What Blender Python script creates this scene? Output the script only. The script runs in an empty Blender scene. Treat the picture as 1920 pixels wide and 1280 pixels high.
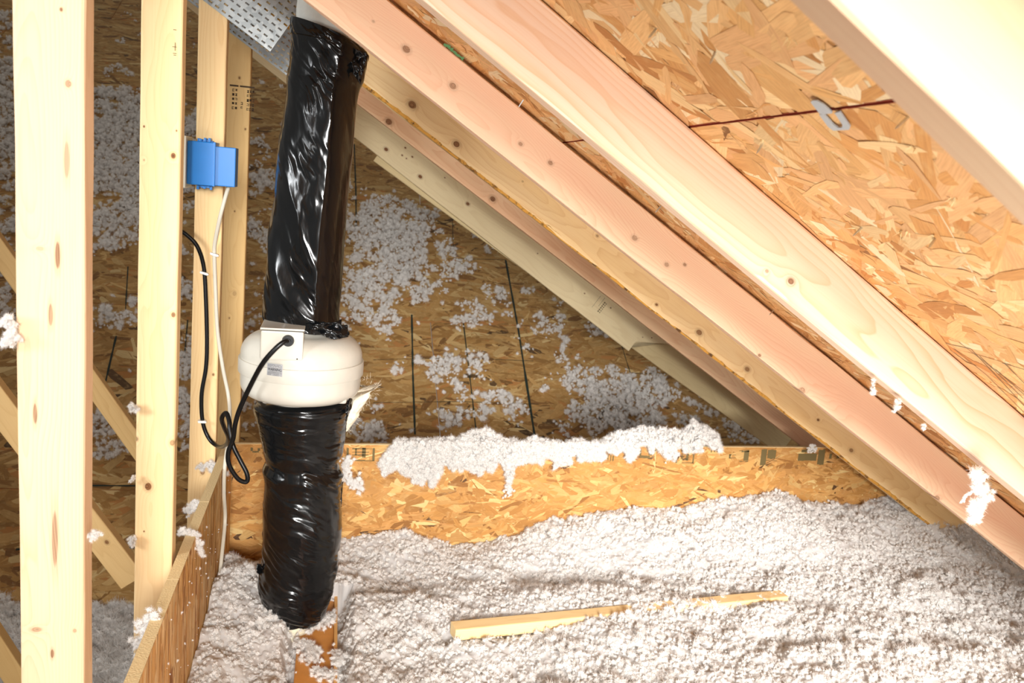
import bpy, bmesh, math, random
import numpy as np
from mathutils import Vector, Matrix
random.seed(7); rng = np.random.default_rng(7)
C = bpy.context.scene.collection
scn = bpy.context.scene

# ------------------------------------------------------------------ camera
F = 1625.0; CZ = 1.9
Dn = np.array([-792, 9055, 1625.]); Dn /= np.linalg.norm(Dn)
Yd = np.array([-325, -320, 1625.]); Yd -= Dn * (Yd @ Dn); Yd /= np.linalg.norm(Yd)
Xd = np.cross(Dn, Yd)
M = np.array([Xd, Yd, -Dn])
cam = bpy.data.cameras.new('camera'); cam.sensor_width = 36; cam.lens = 36 * F / 1920
cam.dof.use_dof = True; cam.dof.focus_distance = 1.7; cam.dof.aperture_fstop = 10.0
cam.clip_start = 0.02
co = bpy.data.objects.new('camera', cam); C.objects.link(co)
co.matrix_world = Matrix([[M[i][0], -M[i][1], -M[i][2], (0, 0, CZ)[i]] for i in range(3)] + [[0, 0, 0, 1]])
scn.camera = co

def ray(px, py): return M @ np.array([px - 960, py - 640, F])
def PY(px, py, y):                       # point of the pixel's ray on the plane Y = y
    r = ray(px, py); p = r * (y / r[1]); p[2] += CZ; return p
def PXp(px, py, x):
    r = ray(px, py); p = r * (x / r[0]); p[2] += CZ; return p
def PZ(px, py, z):
    r = ray(px, py); p = r * ((z - CZ) / r[2]); p[2] += CZ; return p
def proj(w):
    c = (np.asarray(w) - np.array([0, 0, CZ])) @ M
    return 960 + F * c[..., 0] / c[..., 2], 640 + F * c[..., 1] / c[..., 2]

# ------------------------------------------------------------------ world, lights, exposure
w = bpy.data.worlds.new('world'); scn.world = w; w.use_nodes = True
w.node_tree.nodes['Background'].inputs[0].default_value = (1.0, 0.93, 0.84, 1)
w.node_tree.nodes['Background'].inputs[1].default_value = 0.23
scn.view_settings.view_transform = 'Standard'; scn.view_settings.look = 'None'
scn.view_settings.gamma = 1; scn.view_settings.use_curve_mapping = False
scn.view_settings.exposure = 0.2
def area(name, loc, target, size, power, col=(1, 1, 1)):
    l = bpy.data.lights.new(name, 'AREA'); l.size = size; l.energy = power; l.color = col
    o = bpy.data.objects.new(name, l); C.objects.link(o); o.location = loc
    o.rotation_euler = (Vector(target) - Vector(loc)).to_track_quat('-Z', 'Y').to_euler()
    return o
l1 = area('flash_key', (0.15, -2.6, 2.35), (1.45, 2.6, 1.15), 0.8, 52, (1, 0.985, 0.96)); l1.data.spread = math.radians(60)  # key light standing in for the bounced flash, beam narrowed to darken the left
l2 = area('gloss_light', (-1.9, 0.3, 2.2), (0.2, 2.2, 1.5), 0.6, 6, (0.95, 0.98, 1)); l2.data.spread = math.radians(70)  # added unseen light at the left, put there to reflect in the black plastic
l3 = area('bounce_fill', (0.45, 0.12, 1.08), (1.05, 1.25, 2.0), 0.5, 6.6, (1, 0.98, 0.95)); l3.data.spread = math.radians(130)  # added low fill imitating bounce off the insulation, brightens sheathing and near rafter

# ------------------------------------------------------------------ helpers
def hsh(ix, iy, iz, s):
    n = (ix * 374761393 + iy * 668265263 + iz * 2147483647 + s * 1274126177) & 0xffffffff
    n = ((n ^ (n >> 13)) * 1274126177) & 0xffffffff
    return ((n ^ (n >> 16)) & 0xffff) / 65535.0
def vnoise(x, y, z=0, s=0):
    x, y, z = np.broadcast_arrays(np.asarray(x, float), np.asarray(y, float), np.asarray(z, float))
    fx, fy, fz = np.floor(x), np.floor(y), np.floor(z)
    tx, ty, tz = x - fx, y - fy, z - fz
    tx, ty, tz = [t * t * (3 - 2 * t) for t in (tx, ty, tz)]
    ix, iy, iz = fx.astype(np.int64), fy.astype(np.int64), fz.astype(np.int64)
    r = 0
    for a in (0, 1):
        for b in (0, 1):
            for c in (0, 1):
                r = r + hsh(ix + a, iy + b, iz + c, s) * (tx if a else 1 - tx) * (ty if b else 1 - ty) * (tz if c else 1 - tz)
    return r * 2 - 1
def fbm(x, y, z=0, o=4, s=0):
    r = 0; a = 1; t = 0
    for i in range(o):
        k = 2.03 ** i
        r = r + a * vnoise(np.asarray(x) * k, np.asarray(y) * k, np.asarray(z) * k, s + i * 17); t += a; a *= .5
    return r / t
def link(name, me, mat=None, parent=None):
    o = bpy.data.objects.new(name, me); C.objects.link(o)
    if mat is not None and me is not None:
        for m in (mat if isinstance(mat, (list, tuple)) else [mat]): me.materials.append(m)
    if parent is not None:
        o.parent = parent; o.matrix_parent_inverse = Matrix.Identity(4)
    return o
def tag(o, label, cat, group=None, kind=None):
    if label: o['label'] = label
    if cat: o['category'] = cat
    if group: o['group'] = group
    if kind: o['kind'] = kind
    return o
def thing(name, label, cat, loc=(0, 0, 0), group=None, kind=None):
    o = bpy.data.objects.new(name, None); C.objects.link(o); o.location = loc; o.empty_display_size = .05
    return tag(o, label, cat, group, kind)
def mesh(name, v, f, smooth=False):
    me = bpy.data.meshes.new(name); me.from_pydata([tuple(map(float, p)) for p in v], [], f)
    if smooth: me.polygons.foreach_set('use_smooth', [True] * len(me.polygons))
    me.update(); return me
def kmesh(name, V, k):                     # V: (n,k,3) polygons of k corners
    n = len(V); me = bpy.data.meshes.new(name)
    me.vertices.add(n * k); me.vertices.foreach_set('co', V.reshape(-1).astype('f'))
    me.loops.add(n * k); me.loops.foreach_set('vertex_index', np.arange(n * k, dtype='i'))
    me.polygons.add(n); me.polygons.foreach_set('loop_start', np.arange(0, n * k, k, dtype='i'))
    me.update(calc_edges=True); return me
def bx(bm, lo, hi, bev=0):
    g = bmesh.ops.create_cube(bm, size=1)
    vs = g['verts']
    for v in vs:
        v.co = Vector([(lo[i] + hi[i]) / 2 + v.co[i] * (hi[i] - lo[i]) for i in range(3)])
    if bev:
        es = list({e for v in vs for e in v.link_edges})
        bmesh.ops.bevel(bm, geom=es, offset=bev, segments=2, profile=.6, affect='EDGES')
def bmobj(name, fn, mat, parent=None, smooth=False):
    bm = bmesh.new(); fn(bm); me = bpy.data.meshes.new(name); bm.to_mesh(me); bm.free()
    if smooth: me.polygons.foreach_set('use_smooth', [True] * len(me.polygons))
    return link(name, me, mat, parent)
def catmull(P, n):
    P = [np.array(p, float) for p in P]; P = [2 * P[0] - P[1]] + P + [2 * P[-1] - P[-2]]; out = []
    for i in range(1, len(P) - 2):
        for j in range(n):
            t = j / n; a, b, c, d = P[i - 1:i + 3]
            out.append(.5 * (2 * b + (c - a) * t + (2 * a - 5 * b + 4 * c - d) * t * t + (3 * b - a - 3 * c + d) * t ** 3))
    out.append(P[-2]); return out
def tube(name, pts, r, mat, parent=None, n=8, seg=8, flat=1.0):
    pts = catmull(pts, n); v = []; f = []; up = np.array([0, 1, 0.01])
    for i, p in enumerate(pts):
        t = pts[min(i + 1, len(pts) - 1)] - pts[max(i - 1, 0)]; t = t / (np.linalg.norm(t) + 1e-9)
        a = np.cross(t, up); a /= np.linalg.norm(a) + 1e-9; b = np.cross(t, a)
        for k in range(seg):
            th = 2 * math.pi * k / seg; v.append(p + r * (a * math.cos(th) + b * math.sin(th) * flat))
    for i in range(len(pts) - 1):
        for k in range(seg):
            f.append((i * seg + k, i * seg + (k + 1) % seg, (i + 1) * seg + (k + 1) % seg, (i + 1) * seg + k))
    f.append(tuple(range(seg))); f.append(tuple((len(pts) - 1) * seg + k for k in range(seg))[::-1])
    return link(name, mesh(name, v, f, True), mat, parent)

# ------------------------------------------------------------------ node helper
class NT:
    def __init__(s, name):
        s.m = bpy.data.materials.new(name); s.m.use_nodes = True; s.t = s.m.node_tree; s.n = s.t.nodes
        s.bsdf = s.n['Principled BSDF']
    def new(s, t, **k):
        n = s.n.new(t)
        for a, b in k.items(): setattr(n, a, b)
        return n
    def put(s, sock, v):
        if isinstance(v, bpy.types.NodeSocket): s.t.links.new(v, sock)
        else: sock.default_value = v
    def math(s, op, a, b=0.0, c=0.0, clamp=False):
        n = s.new('ShaderNodeMath', operation=op, use_clamp=clamp)
        for i, v in enumerate((a, b, c)): s.put(n.inputs[i], v)
        return n.outputs[0]
    def comb(s, x, y, z):
        n = s.new('ShaderNodeCombineXYZ')
        for i, v in enumerate((x, y, z)): s.put(n.inputs[i], v)
        return n.outputs[0]
    def noise(s, vec, scale, detail=3, rough=.5):
        n = s.new('ShaderNodeTexNoise'); s.put(n.inputs['Vector'], vec); s.put(n.inputs['Scale'], scale)
        n.inputs['Detail'].default_value = detail; n.inputs['Roughness'].default_value = rough
        return n.outputs['Fac']
    def mix(s, f, a, b, mode='MIX'):
        n = s.new('ShaderNodeMix', data_type='RGBA', blend_type=mode); s.put(n.inputs[0], f)
        s.put(n.inputs[6], a if isinstance(a, bpy.types.NodeSocket) else (*a[:3], 1))
        s.put(n.inputs[7], b if isinstance(b, bpy.types.NodeSocket) else (*b[:3], 1))
        return n.outputs[2]
    def smooth(s, v, a, b, lo=0., hi=1.):
        n = s.new('ShaderNodeMapRange', interpolation_type='SMOOTHSTEP'); s.put(n.inputs[0], v)
        for i, q in enumerate((a, b, lo, hi)): s.put(n.inputs[i + 1], q)
        return n.outputs[0]
    def bump(s, h, strength, dist):
        n = s.new('ShaderNodeBump'); n.inputs['Strength'].default_value = strength; n.inputs['Distance'].default_value = dist
        s.put(n.inputs['Height'], h); s.t.links.new(n.outputs[0], s.bsdf.inputs['Normal'])
def srgb(r, g, b):
    return tuple(((c / 255) / 12.92 if c / 255 <= .04045 else ((c / 255 + .055) / 1.055) ** 2.4) for c in (r, g, b))
def plain(name, col, rough=.5, metal=0., spec=.5, bump=None):
    t = NT(name); t.bsdf.inputs['Base Color'].default_value = (*col, 1); t.bsdf.inputs['Roughness'].default_value = rough
    t.bsdf.inputs['Metallic'].default_value = metal; t.bsdf.inputs['Specular IOR Level'].default_value = spec
    tc = t.new('ShaderNodeTexCoord')
    n = t.noise(tc.outputs['Object'], bump[0] if bump else 30)
    c = t.mix(n, [k * .9 for k in col], [min(1, k * 1.08) for k in col]); t.put(t.bsdf.inputs['Base Color'], c)
    if bump: t.bump(n, bump[1], bump[2])
    return t.m

def wood(name, base, dark, pith=(0.01, 0.09), tilt=0.03, freq=190, knots=(), pink=None, ring=.55, seed=0, rough=.65):
    """lumber: growth rings round a pith line; local x runs along the grain; knots = (x, y, radius, darkness)"""
    t = NT(name); tc = t.new('ShaderNodeTexCoord'); sp = t.new('ShaderNodeSeparateXYZ'); t.t.links.new(tc.outputs['Object'], sp.inputs[0])
    x, y, z = sp.outputs
    big = t.noise(t.comb(t.math('MULTIPLY', x, 1.1), t.math('MULTIPLY_ADD', y, 5, seed * 3.1), t.math('MULTIPLY', z, 5)), 1.5, 3, .45)
    med = t.noise(t.comb(t.math('MULTIPLY', x, 6), t.math('MULTIPLY', y, 30), t.math('MULTIPLY_ADD', z, 30, seed)), 1.0, 2)
    dy = t.math('MULTIPLY_ADD', x, tilt, t.math('SUBTRACT', y, pith[0]))
    dy = t.math('MULTIPLY_ADD', t.math('SUBTRACT', big, .5), .05, dy)
    dz = t.math('MULTIPLY_ADD', x, tilt * .6, t.math('ADD', z, pith[1]))
    dz = t.math('MULTIPLY_ADD', t.math('SUBTRACT', big, .5), .07, dz)
    r = t.math('SQRT', t.math('ADD', t.math('MULTIPLY', dy, dy), t.math('MULTIPLY', dz, dz)))
    ph = t.math('MULTIPLY_ADD', r, freq, t.math('MULTIPLY', med, .5))
    kmask = None; kring = None
    for kn_ in knots:
        kx, ky, kr, kd = kn_[:4]; el_ = kn_[4] if len(kn_) > 4 else .6; kr = kr * .78
        ax = t.math('SUBTRACT', x, kx); ay = t.math('SUBTRACT', y, ky)
        d = t.math('SQRT', t.math('ADD', t.math('MULTIPLY', t.math('MULTIPLY', ax, ax), el_), t.math('MULTIPLY', ay, ay)))
        q = t.math('DIVIDE', d, kr)
        g = t.math('DIVIDE', 1.0, t.math('MULTIPLY_ADD', t.math('MULTIPLY', q, q), .5, 1.0))
        ph = t.math('MULTIPLY_ADD', g, 2.6 if el_ > .3 else .4, ph)
        jag = t.math('MULTIPLY_ADD', t.math('SUBTRACT', med, .5), .7, q)
        m = t.math('MULTIPLY', t.smooth(jag, .75, 1.15, 1., 0.), kd)
        rim = t.math('MULTIPLY', t.smooth(jag, 1.0, 2.0, .28, 0.), kd)
        m = t.math('MAXIMUM', m, rim)
        kmask = m if kmask is None else t.math('MAXIMUM', kmask, m)
    fr = t.math('FRACT', ph)
    late = t.math('MULTIPLY', t.math('POWER', fr, 3.0), t.smooth(fr, .93, 1.0, 1., 0.))
    late = t.math('MULTIPLY', late, t.smooth(big, .25, .7, .45, 1.))
    fib = t.noise(t.comb(t.math('MULTIPLY', x, 10), t.math('MULTIPLY', y, 420), t.math('MULTIPLY', z, 420)), 1., 2)
    tone = t.noise(t.comb(t.math('MULTIPLY', x, 1.2), t.math('MULTIPLY_ADD', y, 9, seed * 1.7 + 5), t.math('MULTIPLY', z, 9)), 1., 2)
    c0 = base if pink is None else t.mix(t.smooth(tone, .38, .62), base, pink)
    c = t.mix(t.math('MULTIPLY', late, ring), c0, dark)
    c = t.mix(t.math('MULTIPLY', t.smooth(fib, .45, .75), .13), c, dark)
    if kmask is not None:
        c = t.mix(kmask, c, srgb(128, 78, 40))
        core = t.math('MULTIPLY', t.smooth(t.math('FRACT', t.math('MULTIPLY', ph, 1.7)), .45, .95), kmask)
        c = t.mix(t.math('MULTIPLY', core, .6), c, srgb(70, 40, 22))
    t.put(t.bsdf.inputs['Base Color'], c); t.bsdf.inputs['Roughness'].default_value = rough
    t.bsdf.inputs['Specular IOR Level'].default_value = .25
    t.bump(t.math('MULTIPLY_ADD', fib, .5, late), .12, .0006)
    return t.m

def board(name, p0, p1, wdir, w_, t_, mat, parent=None, cut0=0., cut1=0., wob=.0008, wane=0., seed=0, ndir=(0, -1, 0)):
    """p0,p1: centre line of the face nearest the camera; local x = p0->p1, y = wdir, z = ndir (face side); face at z=0"""
    p0 = np.array(p0, float); p1 = np.array(p1, float); L = np.linalg.norm(p1 - p0); x = (p1 - p0) / L
    n = np.array(ndir, float); n -= x * (n @ x); n /= np.linalg.norm(n)
    y = np.cross(n, x)
    if y @ np.array(wdir, float) < 0: pass
    b = .0035; h = w_ / 2
    prof = []
    for (sy, sz) in ((-1, 0), (1, 0), (1, 1), (-1, 1)):
        cy = sy * h; cz = -t_ * sz; iy = cy - sy * b; iz = cz + (-b if sz == 0 else b)
        q = [(cy, iz), (cy - sy * b * .3, cz + (iz - cz) * .3), (iy, cz)]
        if (sy, sz) in ((1, 0), (-1, 1)): pass
        else: q = q
        if (sy, sz) in ((1, 0),): q = [q[2], q[1], q[0]]
        if (sy, sz) in ((-1, 1),): q = [q[2], q[1], q[0]]
        prof += q
    N = max(8, int(L / .03)); v = []; f = []; K = len(prof)
    for i in range(N + 1):
        s = i / N * L
        bow = .0012 * math.sin(s * 2.1 + seed)
        for j, (py_, pz_) in enumerate(prof):
            xx = s
            if i == 0: xx = s + cut0 * py_
            if i == N: xx = s + cut1 * py_
            e = wob * float(vnoise(s * 9, j * .7, seed)) 
            yy = py_ + e + bow; zz = pz_ + e * .6
            if wane and py_ * wane > 0 and pz_ > -t_ * .5:
                a = max(0, float(vnoise(s * 7, 3.3, seed)) + .2) * .007 + .0015 * abs(float(vnoise(s * 60, 1.1, seed)))
                yy -= np.sign(wane) * a; 
            v.append((xx, yy, zz))
    for i in range(N):
        for k in range(K): f.append((i * K + k, i * K + (k + 1) % K, (i + 1) * K + (k + 1) % K, (i + 1) * K + k))
    f.append(tuple(range(K))[::-1]); f.append(tuple(N * K + k for k in range(K)))
    me = mesh(name, v, f); o = link(name, me, mat, parent)
    bm = bmesh.new(); bm.from_mesh(me); bmesh.ops.recalc_face_normals(bm, faces=bm.faces); bm.to_mesh(me); bm.free()
    o.matrix_world = Matrix([[x[i], y[i], n[i], p0[i]] for i in range(3)] + [[0, 0, 0, 1]])
    return o
def loc_of(o, p): return o.matrix_world.inverted() @ Vector([float(a) for a in p])

# ------------------------------------------------------------------ OSB
def osbmat(name, gain=1.):
    t = NT(name); a = t.new('ShaderNodeAttribute', attribute_name='col'); uv = t.new('ShaderNodeUVMap')
    sp = t.new('ShaderNodeSeparateXYZ'); t.t.links.new(uv.outputs[0], sp.inputs[0])
    g = t.noise(t.comb(t.math('MULTIPLY', sp.outputs[0], 25), t.math('MULTIPLY', sp.outputs[1], 500), 0), 1., 3, .6)
    g2 = t.noise(t.comb(t.math('MULTIPLY', sp.outputs[0], 40), t.math('MULTIPLY', sp.outputs[1], 60), 0), 1., 2)
    c = t.mix(t.smooth(g, .35, .75, 0., .3), a.outputs['Color'], srgb(160, 110, 60), 'MULTIPLY')
    c = t.mix(t.smooth(g2, .5, .8, 0., .25), c, srgb(235, 200, 140))
    t.put(t.bsdf.inputs['Base Color'], c); t.bsdf.inputs['Roughness'].default_value = .62
    t.bsdf.inputs['Specular IOR Level'].default_value = .3; t.bump(g, .25, .0006)
    return t.m
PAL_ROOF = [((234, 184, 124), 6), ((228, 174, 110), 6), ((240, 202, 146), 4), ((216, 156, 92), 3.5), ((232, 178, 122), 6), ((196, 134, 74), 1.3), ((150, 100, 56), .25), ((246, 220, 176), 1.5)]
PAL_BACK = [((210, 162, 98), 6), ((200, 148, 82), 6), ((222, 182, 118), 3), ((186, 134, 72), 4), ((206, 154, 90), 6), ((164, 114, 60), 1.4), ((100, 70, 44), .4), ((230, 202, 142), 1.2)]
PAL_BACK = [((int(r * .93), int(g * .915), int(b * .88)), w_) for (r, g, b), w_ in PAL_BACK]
PAL_WALL = [((246, 204, 140), 5), ((238, 186, 112), 5), ((250, 216, 158), 3), ((222, 168, 98), 3), ((190, 130, 70), 1.2)]
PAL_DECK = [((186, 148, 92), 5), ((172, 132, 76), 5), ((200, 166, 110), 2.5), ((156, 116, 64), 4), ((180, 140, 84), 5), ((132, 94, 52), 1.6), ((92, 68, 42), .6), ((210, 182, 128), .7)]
def strands(name, W, H, N, ang, spread, pal, mat, parent, off=.0, relief=.0012, ln=(.05, .14), wd=(.006, .028), seed=0, org=(0, 0)):
    """thousands of overlapping flakes lying on the local z=0 plane of a sheet W x H"""
    r = np.random.default_rng(seed)
    L = r.uniform(*ln, N); w_ = r.uniform(wd[0], wd[1], N) * np.where(r.random(N) < .12, 1.6, 1)
    a = ang + r.normal(0, spread, N); cx = org[0] + r.random(N) * W; cy = org[1] + r.random(N) * H; h = off + r.random(N) * relief
    u = np.array([-1, -.82, -.3, .4, .8, 1., .86, .2, -.35, -.9]); v_ = np.array([-.35, -.9, -1, -1, -.85, .1, .9, 1, 1, .7]); K = 10
    U = u[None] * (1 + r.normal(0, .09, (N, K))); Vv = v_[None] * (1 + r.normal(0, .13, (N, K)))
    bend = r.normal(0, .25, N)[:, None] * U ** 2
    lx = U * L[:, None] / 2; ly = (Vv + bend) * w_[:, None] / 2
    ca, sa = np.cos(a)[:, None], np.sin(a)[:, None]
    X = np.clip(cx[:, None] + lx * ca - ly * sa, org[0], org[0] + W); Y = np.clip(cy[:, None] + lx * sa + ly * ca, org[1], org[1] + H)
    Z = h[:, None] + (Vv * r.normal(0, .00022, N)[:, None] + U * r.normal(0, .0003, N)[:, None])
    Z = np.maximum(Z, off * .5 + .0001)
    me = kmesh(name, np.stack([X, Y, Z], -1), K)
    cols = np.array([srgb(*c) for c, _ in pal]); p = np.array([q for _, q in pal]); p = p / p.sum()
    ci = cols[r.choice(len(pal), N, p=p)] * r.uniform(.86, 1.12, (N, 1))
    at = me.attributes.new('col', 'FLOAT_COLOR', 'FACE')
    at.data.foreach_set('color', np.concatenate([ci, np.ones((N, 1))], 1).reshape(-1).astype('f'))
    ul = me.uv_layers.new(name='UVMap')
    uvs = np.stack([lx + r.random(N)[:, None] * 40, ly + r.random(N)[:, None] * 40], -1)
    ul.data.foreach_set('uv', uvs.reshape(-1).astype('f'))
    o = link(name, me, mat, parent); o['kind'] = 'stuff'
    return o
def sheet(name, O, u, v, Wd, Ht, thk, coremat, parent):
    """slab with a local frame at O; u,v in plane, normal = u x v towards the viewer; slab behind z=0"""
    u = np.array(u, float); v = np.array(v, float); n = np.cross(u, v)
    o = bmobj(name, lambda bm: bx(bm, (0, 0, -thk), (Wd, Ht, 0), .001), coremat, parent)
    o.matrix_world = Matrix([[u[i], v[i], n[i], O[i]] for i in range(3)] + [[0, 0, 0, 1]])
    return o
M_osb = osbmat('osb_flakes')
M_core = plain('osb_core', srgb(176, 122, 66), .8, bump=(180, .3, .001))
M_edge = plain('osb_cut_edge', srgb(226, 200, 150), .8, bump=(260, .7, .002))
M_red = plain('red_painted_edge', srgb(150, 52, 26), .7)

# roof plane
SL = math.radians(32.2); RD = np.array([math.cos(SL), 0, -math.sin(SL)]); RN = np.array([-math.sin(SL), 0, -math.cos(SL)])  # down-slope, inward normal
Z0 = 0.372 + CZ
def roofpt(s, y, off=0.):
    """s: distance down slope from X=0"""
    p = np.array([0, y, Z0]) + RD * s + RN * off; return p
def roof_hit(px, py):
    r = ray(px, py); o = np.array([0, 0, CZ]); n = RN; t = ((np.array([0, 0, Z0]) - o) @ n) / (r @ n); p = o + r * t
    return p, (p - np.array([0, 0, Z0])) @ RD
_, s_seam = roof_hit(1400, 223)
ceil = thing('ceiling', 'underside of the orange-brown strand board roof sheathing resting on the rafters', None, (0, 0, 0), kind='structure')
edges = [-1.6, s_seam - 1.22, s_seam, s_seam + 1.22, s_seam + 2.0]
GAP = .0035
for i in range(4):
    a, b = edges[i] + GAP / 2, edges[i + 1] - GAP / 2
    # local x = +Y world, local y = down slope -> normal must point inward: use u = RD, v = +-Y
    u = RD; vv = np.array([0, -1, 0.]); nn = np.cross(u, vv)
    if nn @ RN < 0: vv = -vv
    y0 = 3.74 if vv[1] < 0 else -.02
    O = roofpt(a, y0)
    sh = sheet('sheathing_panel', O, u, vv, b - a, 3.76, .0115, M_core, ceil)
    dens = [600, 3000, 3600, 2400][i]
    st = strands('wood_strands', b - a, 3.76, int((b - a) * 3.76 * dens), math.pi / 2 + .5, .75, PAL_ROOF, M_osb, sh, seed=10 + i, relief=.0014, ln=(.04, .19), wd=(.006, .04))
    st.matrix_parent_inverse = Matrix.Identity(4)
    red = bmobj('painted_edge', lambda bm: (bx(bm, (-.0006, 0, -.0116), (.0002, 3.76, .0012)), bx(bm, (b - a - .0002, 0, -.0116), (b - a + .0006, 3.76, .0012))), M_red, sh)
    red['label'] = 'thin red painted edge of the sheathing panel'
backing = bmobj('roof_underlay', lambda bm: bx(bm, (-1.6, -.02, -.02), (s_seam + 2.0, 3.74, -.0125)), plain('dark_felt', srgb(40, 30, 26), .9), ceil)
nn = np.cross(RD, [0, 1, 0]); 
backing.matrix_world = Matrix([[RD[i], (0, 1, 0)[i], (RN * 1)[i], (0, 0, Z0)[i]] for i in range(3)] + [[0, 0, 0, 1]])

# nail tips and torn splinters through the sheathing
M_steel = plain('galvanised_nail', (.62, .64, .66), .35, 1.)
M_splint = plain('pale_splinter', srgb(240, 214, 160), .7)
def nail(px, py, L=.018, dx=.3):
    p, s = roof_hit(px, py)
    d = RN + RD * dx * random.uniform(-1, 1) + np.array([0, random.uniform(-.5, .2), 0]); d /= np.linalg.norm(d)
    def fn(bm):
        bmesh.ops.create_cone(bm, cap_ends=True, segments=8, radius1=.0014, radius2=.0012, depth=L * .8, matrix=Matrix.Translation((0, 0, L * .4)))
        bmesh.ops.create_cone(bm, cap_ends=False, segments=8, radius1=.0012, radius2=.0001, depth=L * .2, matrix=Matrix.Translation((0, 0, L * .9)))
    o = bmobj('nail_tip', fn, M_steel, ceil)
    o.matrix_world = Matrix.Translation([float(a) for a in p]) @ Vector(d).to_track_quat('Z', 'Y').to_matrix().to_4x4()
def splinter(px, py, n=6, L=.014, p=None, parent=None):
    if p is None: p, s = roof_hit(px, py)
    v = []; f = []
    for k in range(n):
        d = RN * random.uniform(.3, 1) + RD * random.uniform(-1, 1) * .8 + np.array([0, random.uniform(-1, .4), 0]); d /= np.linalg.norm(d)
        s_ = np.cross(d, [.3, .5, .8]); s_ /= np.linalg.norm(s_); w_ = random.uniform(.0006, .0016); l = L * random.uniform(.4, 1)
        q = p + np.array([random.uniform(-1, 1), random.uniform(-1, 1), 0]) * .003; s2 = np.cross(d, s_)
        b = len(v); v += [q - s_ * w_, q + s_ * w_, q + s2 * w_ * .6, q + d * l]
        f += [(b, b + 1, b + 3), (b + 1, b + 2, b + 3), (b + 2, b, b + 3)]
    return link('splinter', mesh('splinter', v, f), M_splint, parent or ceil)
for q in ((1232, 51), (1342, 95), (1432, 265), (1705, 217), (1617, 425), (1755, 445), (1240, 385), (1451, 580), (982, 186)): nail(*q)
for q in ((1692, 432), (1712, 274), (1700, 432), (1430, 260), (1790, 370), (1480, 70), (1232, 53), (1610, 428), (1752, 440)): splinter(*q)

M_pl = plain('pencil_grey', srgb(88, 84, 66), .8)
for pts in ([(1775, 642), (1822, 652), (1925, 762)], [(1800, 640), (1925, 735)], [(1838, 665), (1920, 745)], [(1790, 652), (1850, 700), (1922, 772)], [(1880, 678), (1922, 690)], [(1886, 680), (1922, 716)], [(1868, 690), (1922, 738)]):
    v = []; f = []
    for a_, b_ in zip(pts[:-1], pts[1:]):
        A1, _ = roof_hit(*a_); B1, _ = roof_hit(*b_); d_ = (B1 - A1) / np.linalg.norm(B1 - A1); q_ = np.cross(d_, RN) * .0007
        k_ = len(v); v += [A1 - q_ + RN * .0019, A1 + q_ + RN * .0019, B1 + q_ + RN * .0019, B1 - q_ + RN * .0019]; f.append((k_, k_ + 1, k_ + 2, k_ + 3))
    link('pencil_line', mesh('pencil_line', v, f), M_pl, ceil)

# back deck (main roof deck rising away from the camera)
DS = .566; DA = math.atan(DS); DV = np.array([0, math.cos(DA), math.sin(DA)]); DNn = np.array([0, -math.sin(DA), math.cos(DA)])
DY0 = 4.2; DZ0 = -1.09 + CZ
def deckpt(x, y, off=0.): return np.array([x, y, DZ0 + DS * (y - DY0)]) + DNn * off
def deck_hit(px, py):
    r = ray(px, py); t = (DZ0 - DS * DY0 - CZ) / (r[2] - DS * r[1]); p = r * t; p[2] += CZ; return p
deck = thing('roof_deck', 'strand board roof deck sloping up behind the knee wall, streaked with dark lines', None, kind='structure')
yb = 2.46
M_black = plain('black_ink', srgb(26, 40, 30), .7)
rows = [2.62, 3.68, 4.75, 5.82, 6.9, 8.0, 9.1]; xe = [-5.2, -2.55, -.12, 2.3, 4.5]
for j in range(len(rows) - 1):
    sx = 0 if j % 2 == 0 else .66
    for i in range(len(xe) - 1):
        a, b = xe[i] + sx + .002, xe[i + 1] + sx - .002; y0, y1 = rows[j] + .002, rows[j + 1] - .002
        if i == 3 and j > 3: continue
        hh = (y1 - y0) / math.cos(DA)
        sh = sheet('deck_panel', deckpt(a, y0), (1, 0, 0), DV, b - a, hh, .011, M_core, deck)
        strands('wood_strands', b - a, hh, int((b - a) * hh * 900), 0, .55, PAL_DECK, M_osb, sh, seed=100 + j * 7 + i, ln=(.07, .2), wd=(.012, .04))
# printed nailing lines on the deck
def deckline(pts, wd=.006):
    P_ = [deck_hit(*q) for q in pts]; v = []; f = []
    P2 = []
    for a, b in zip(P_[:-1], P_[1:]):
        for k in range(12): P2.append(a + (b - a) * k / 12)
    P2.append(P_[-1])
    d = P2[-1] - P2[0]; d /= np.linalg.norm(d); s_ = np.cross(d, DNn)
    for k, p in enumerate(P2):
        ww = wd * (1 + .35 * float(vnoise(k * 1.3, pts[0][0]))) / 2; q = p + DNn * .0022
        v += [q - s_ * ww, q + s_ * ww]
        if k: f.append((2 * k - 2, 2 * k - 1, 2 * k + 1, 2 * k))
    o = link('printed_line', mesh('printed_line', v, f), M_black, deck)
for pts, wd in (([(772, 590), (774, 700), (778, 815)], .010), ([(948, 488), (972, 620), (1002, 815)], .011), ([(868, 600), (880, 700), (893, 812)], .006), ([(1163, 640), (1188, 720)], .004),
                ([(664, 270), (667, 350), (668, 425)], .009), ([(218, 630), (197, 720)], .009), ([(1188, 700), (1330, 702)], .004), ([(700, 675), (800, 672), (900, 673), (1000, 677)], .0035), ([(700, 755), (860, 753), (1010, 758)], .0035), ([(840, 485), (950, 487)], .004),
                ([(40, 910), (255, 911)], .008), ([(30, 1030), (255, 1027)], .008), ([(345, 680), (352, 600)], .006), ([(848, 400), (850, 480)], .004), ([(240, 500), (235, 590)], .006)):
    deckline(pts, wd)

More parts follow.
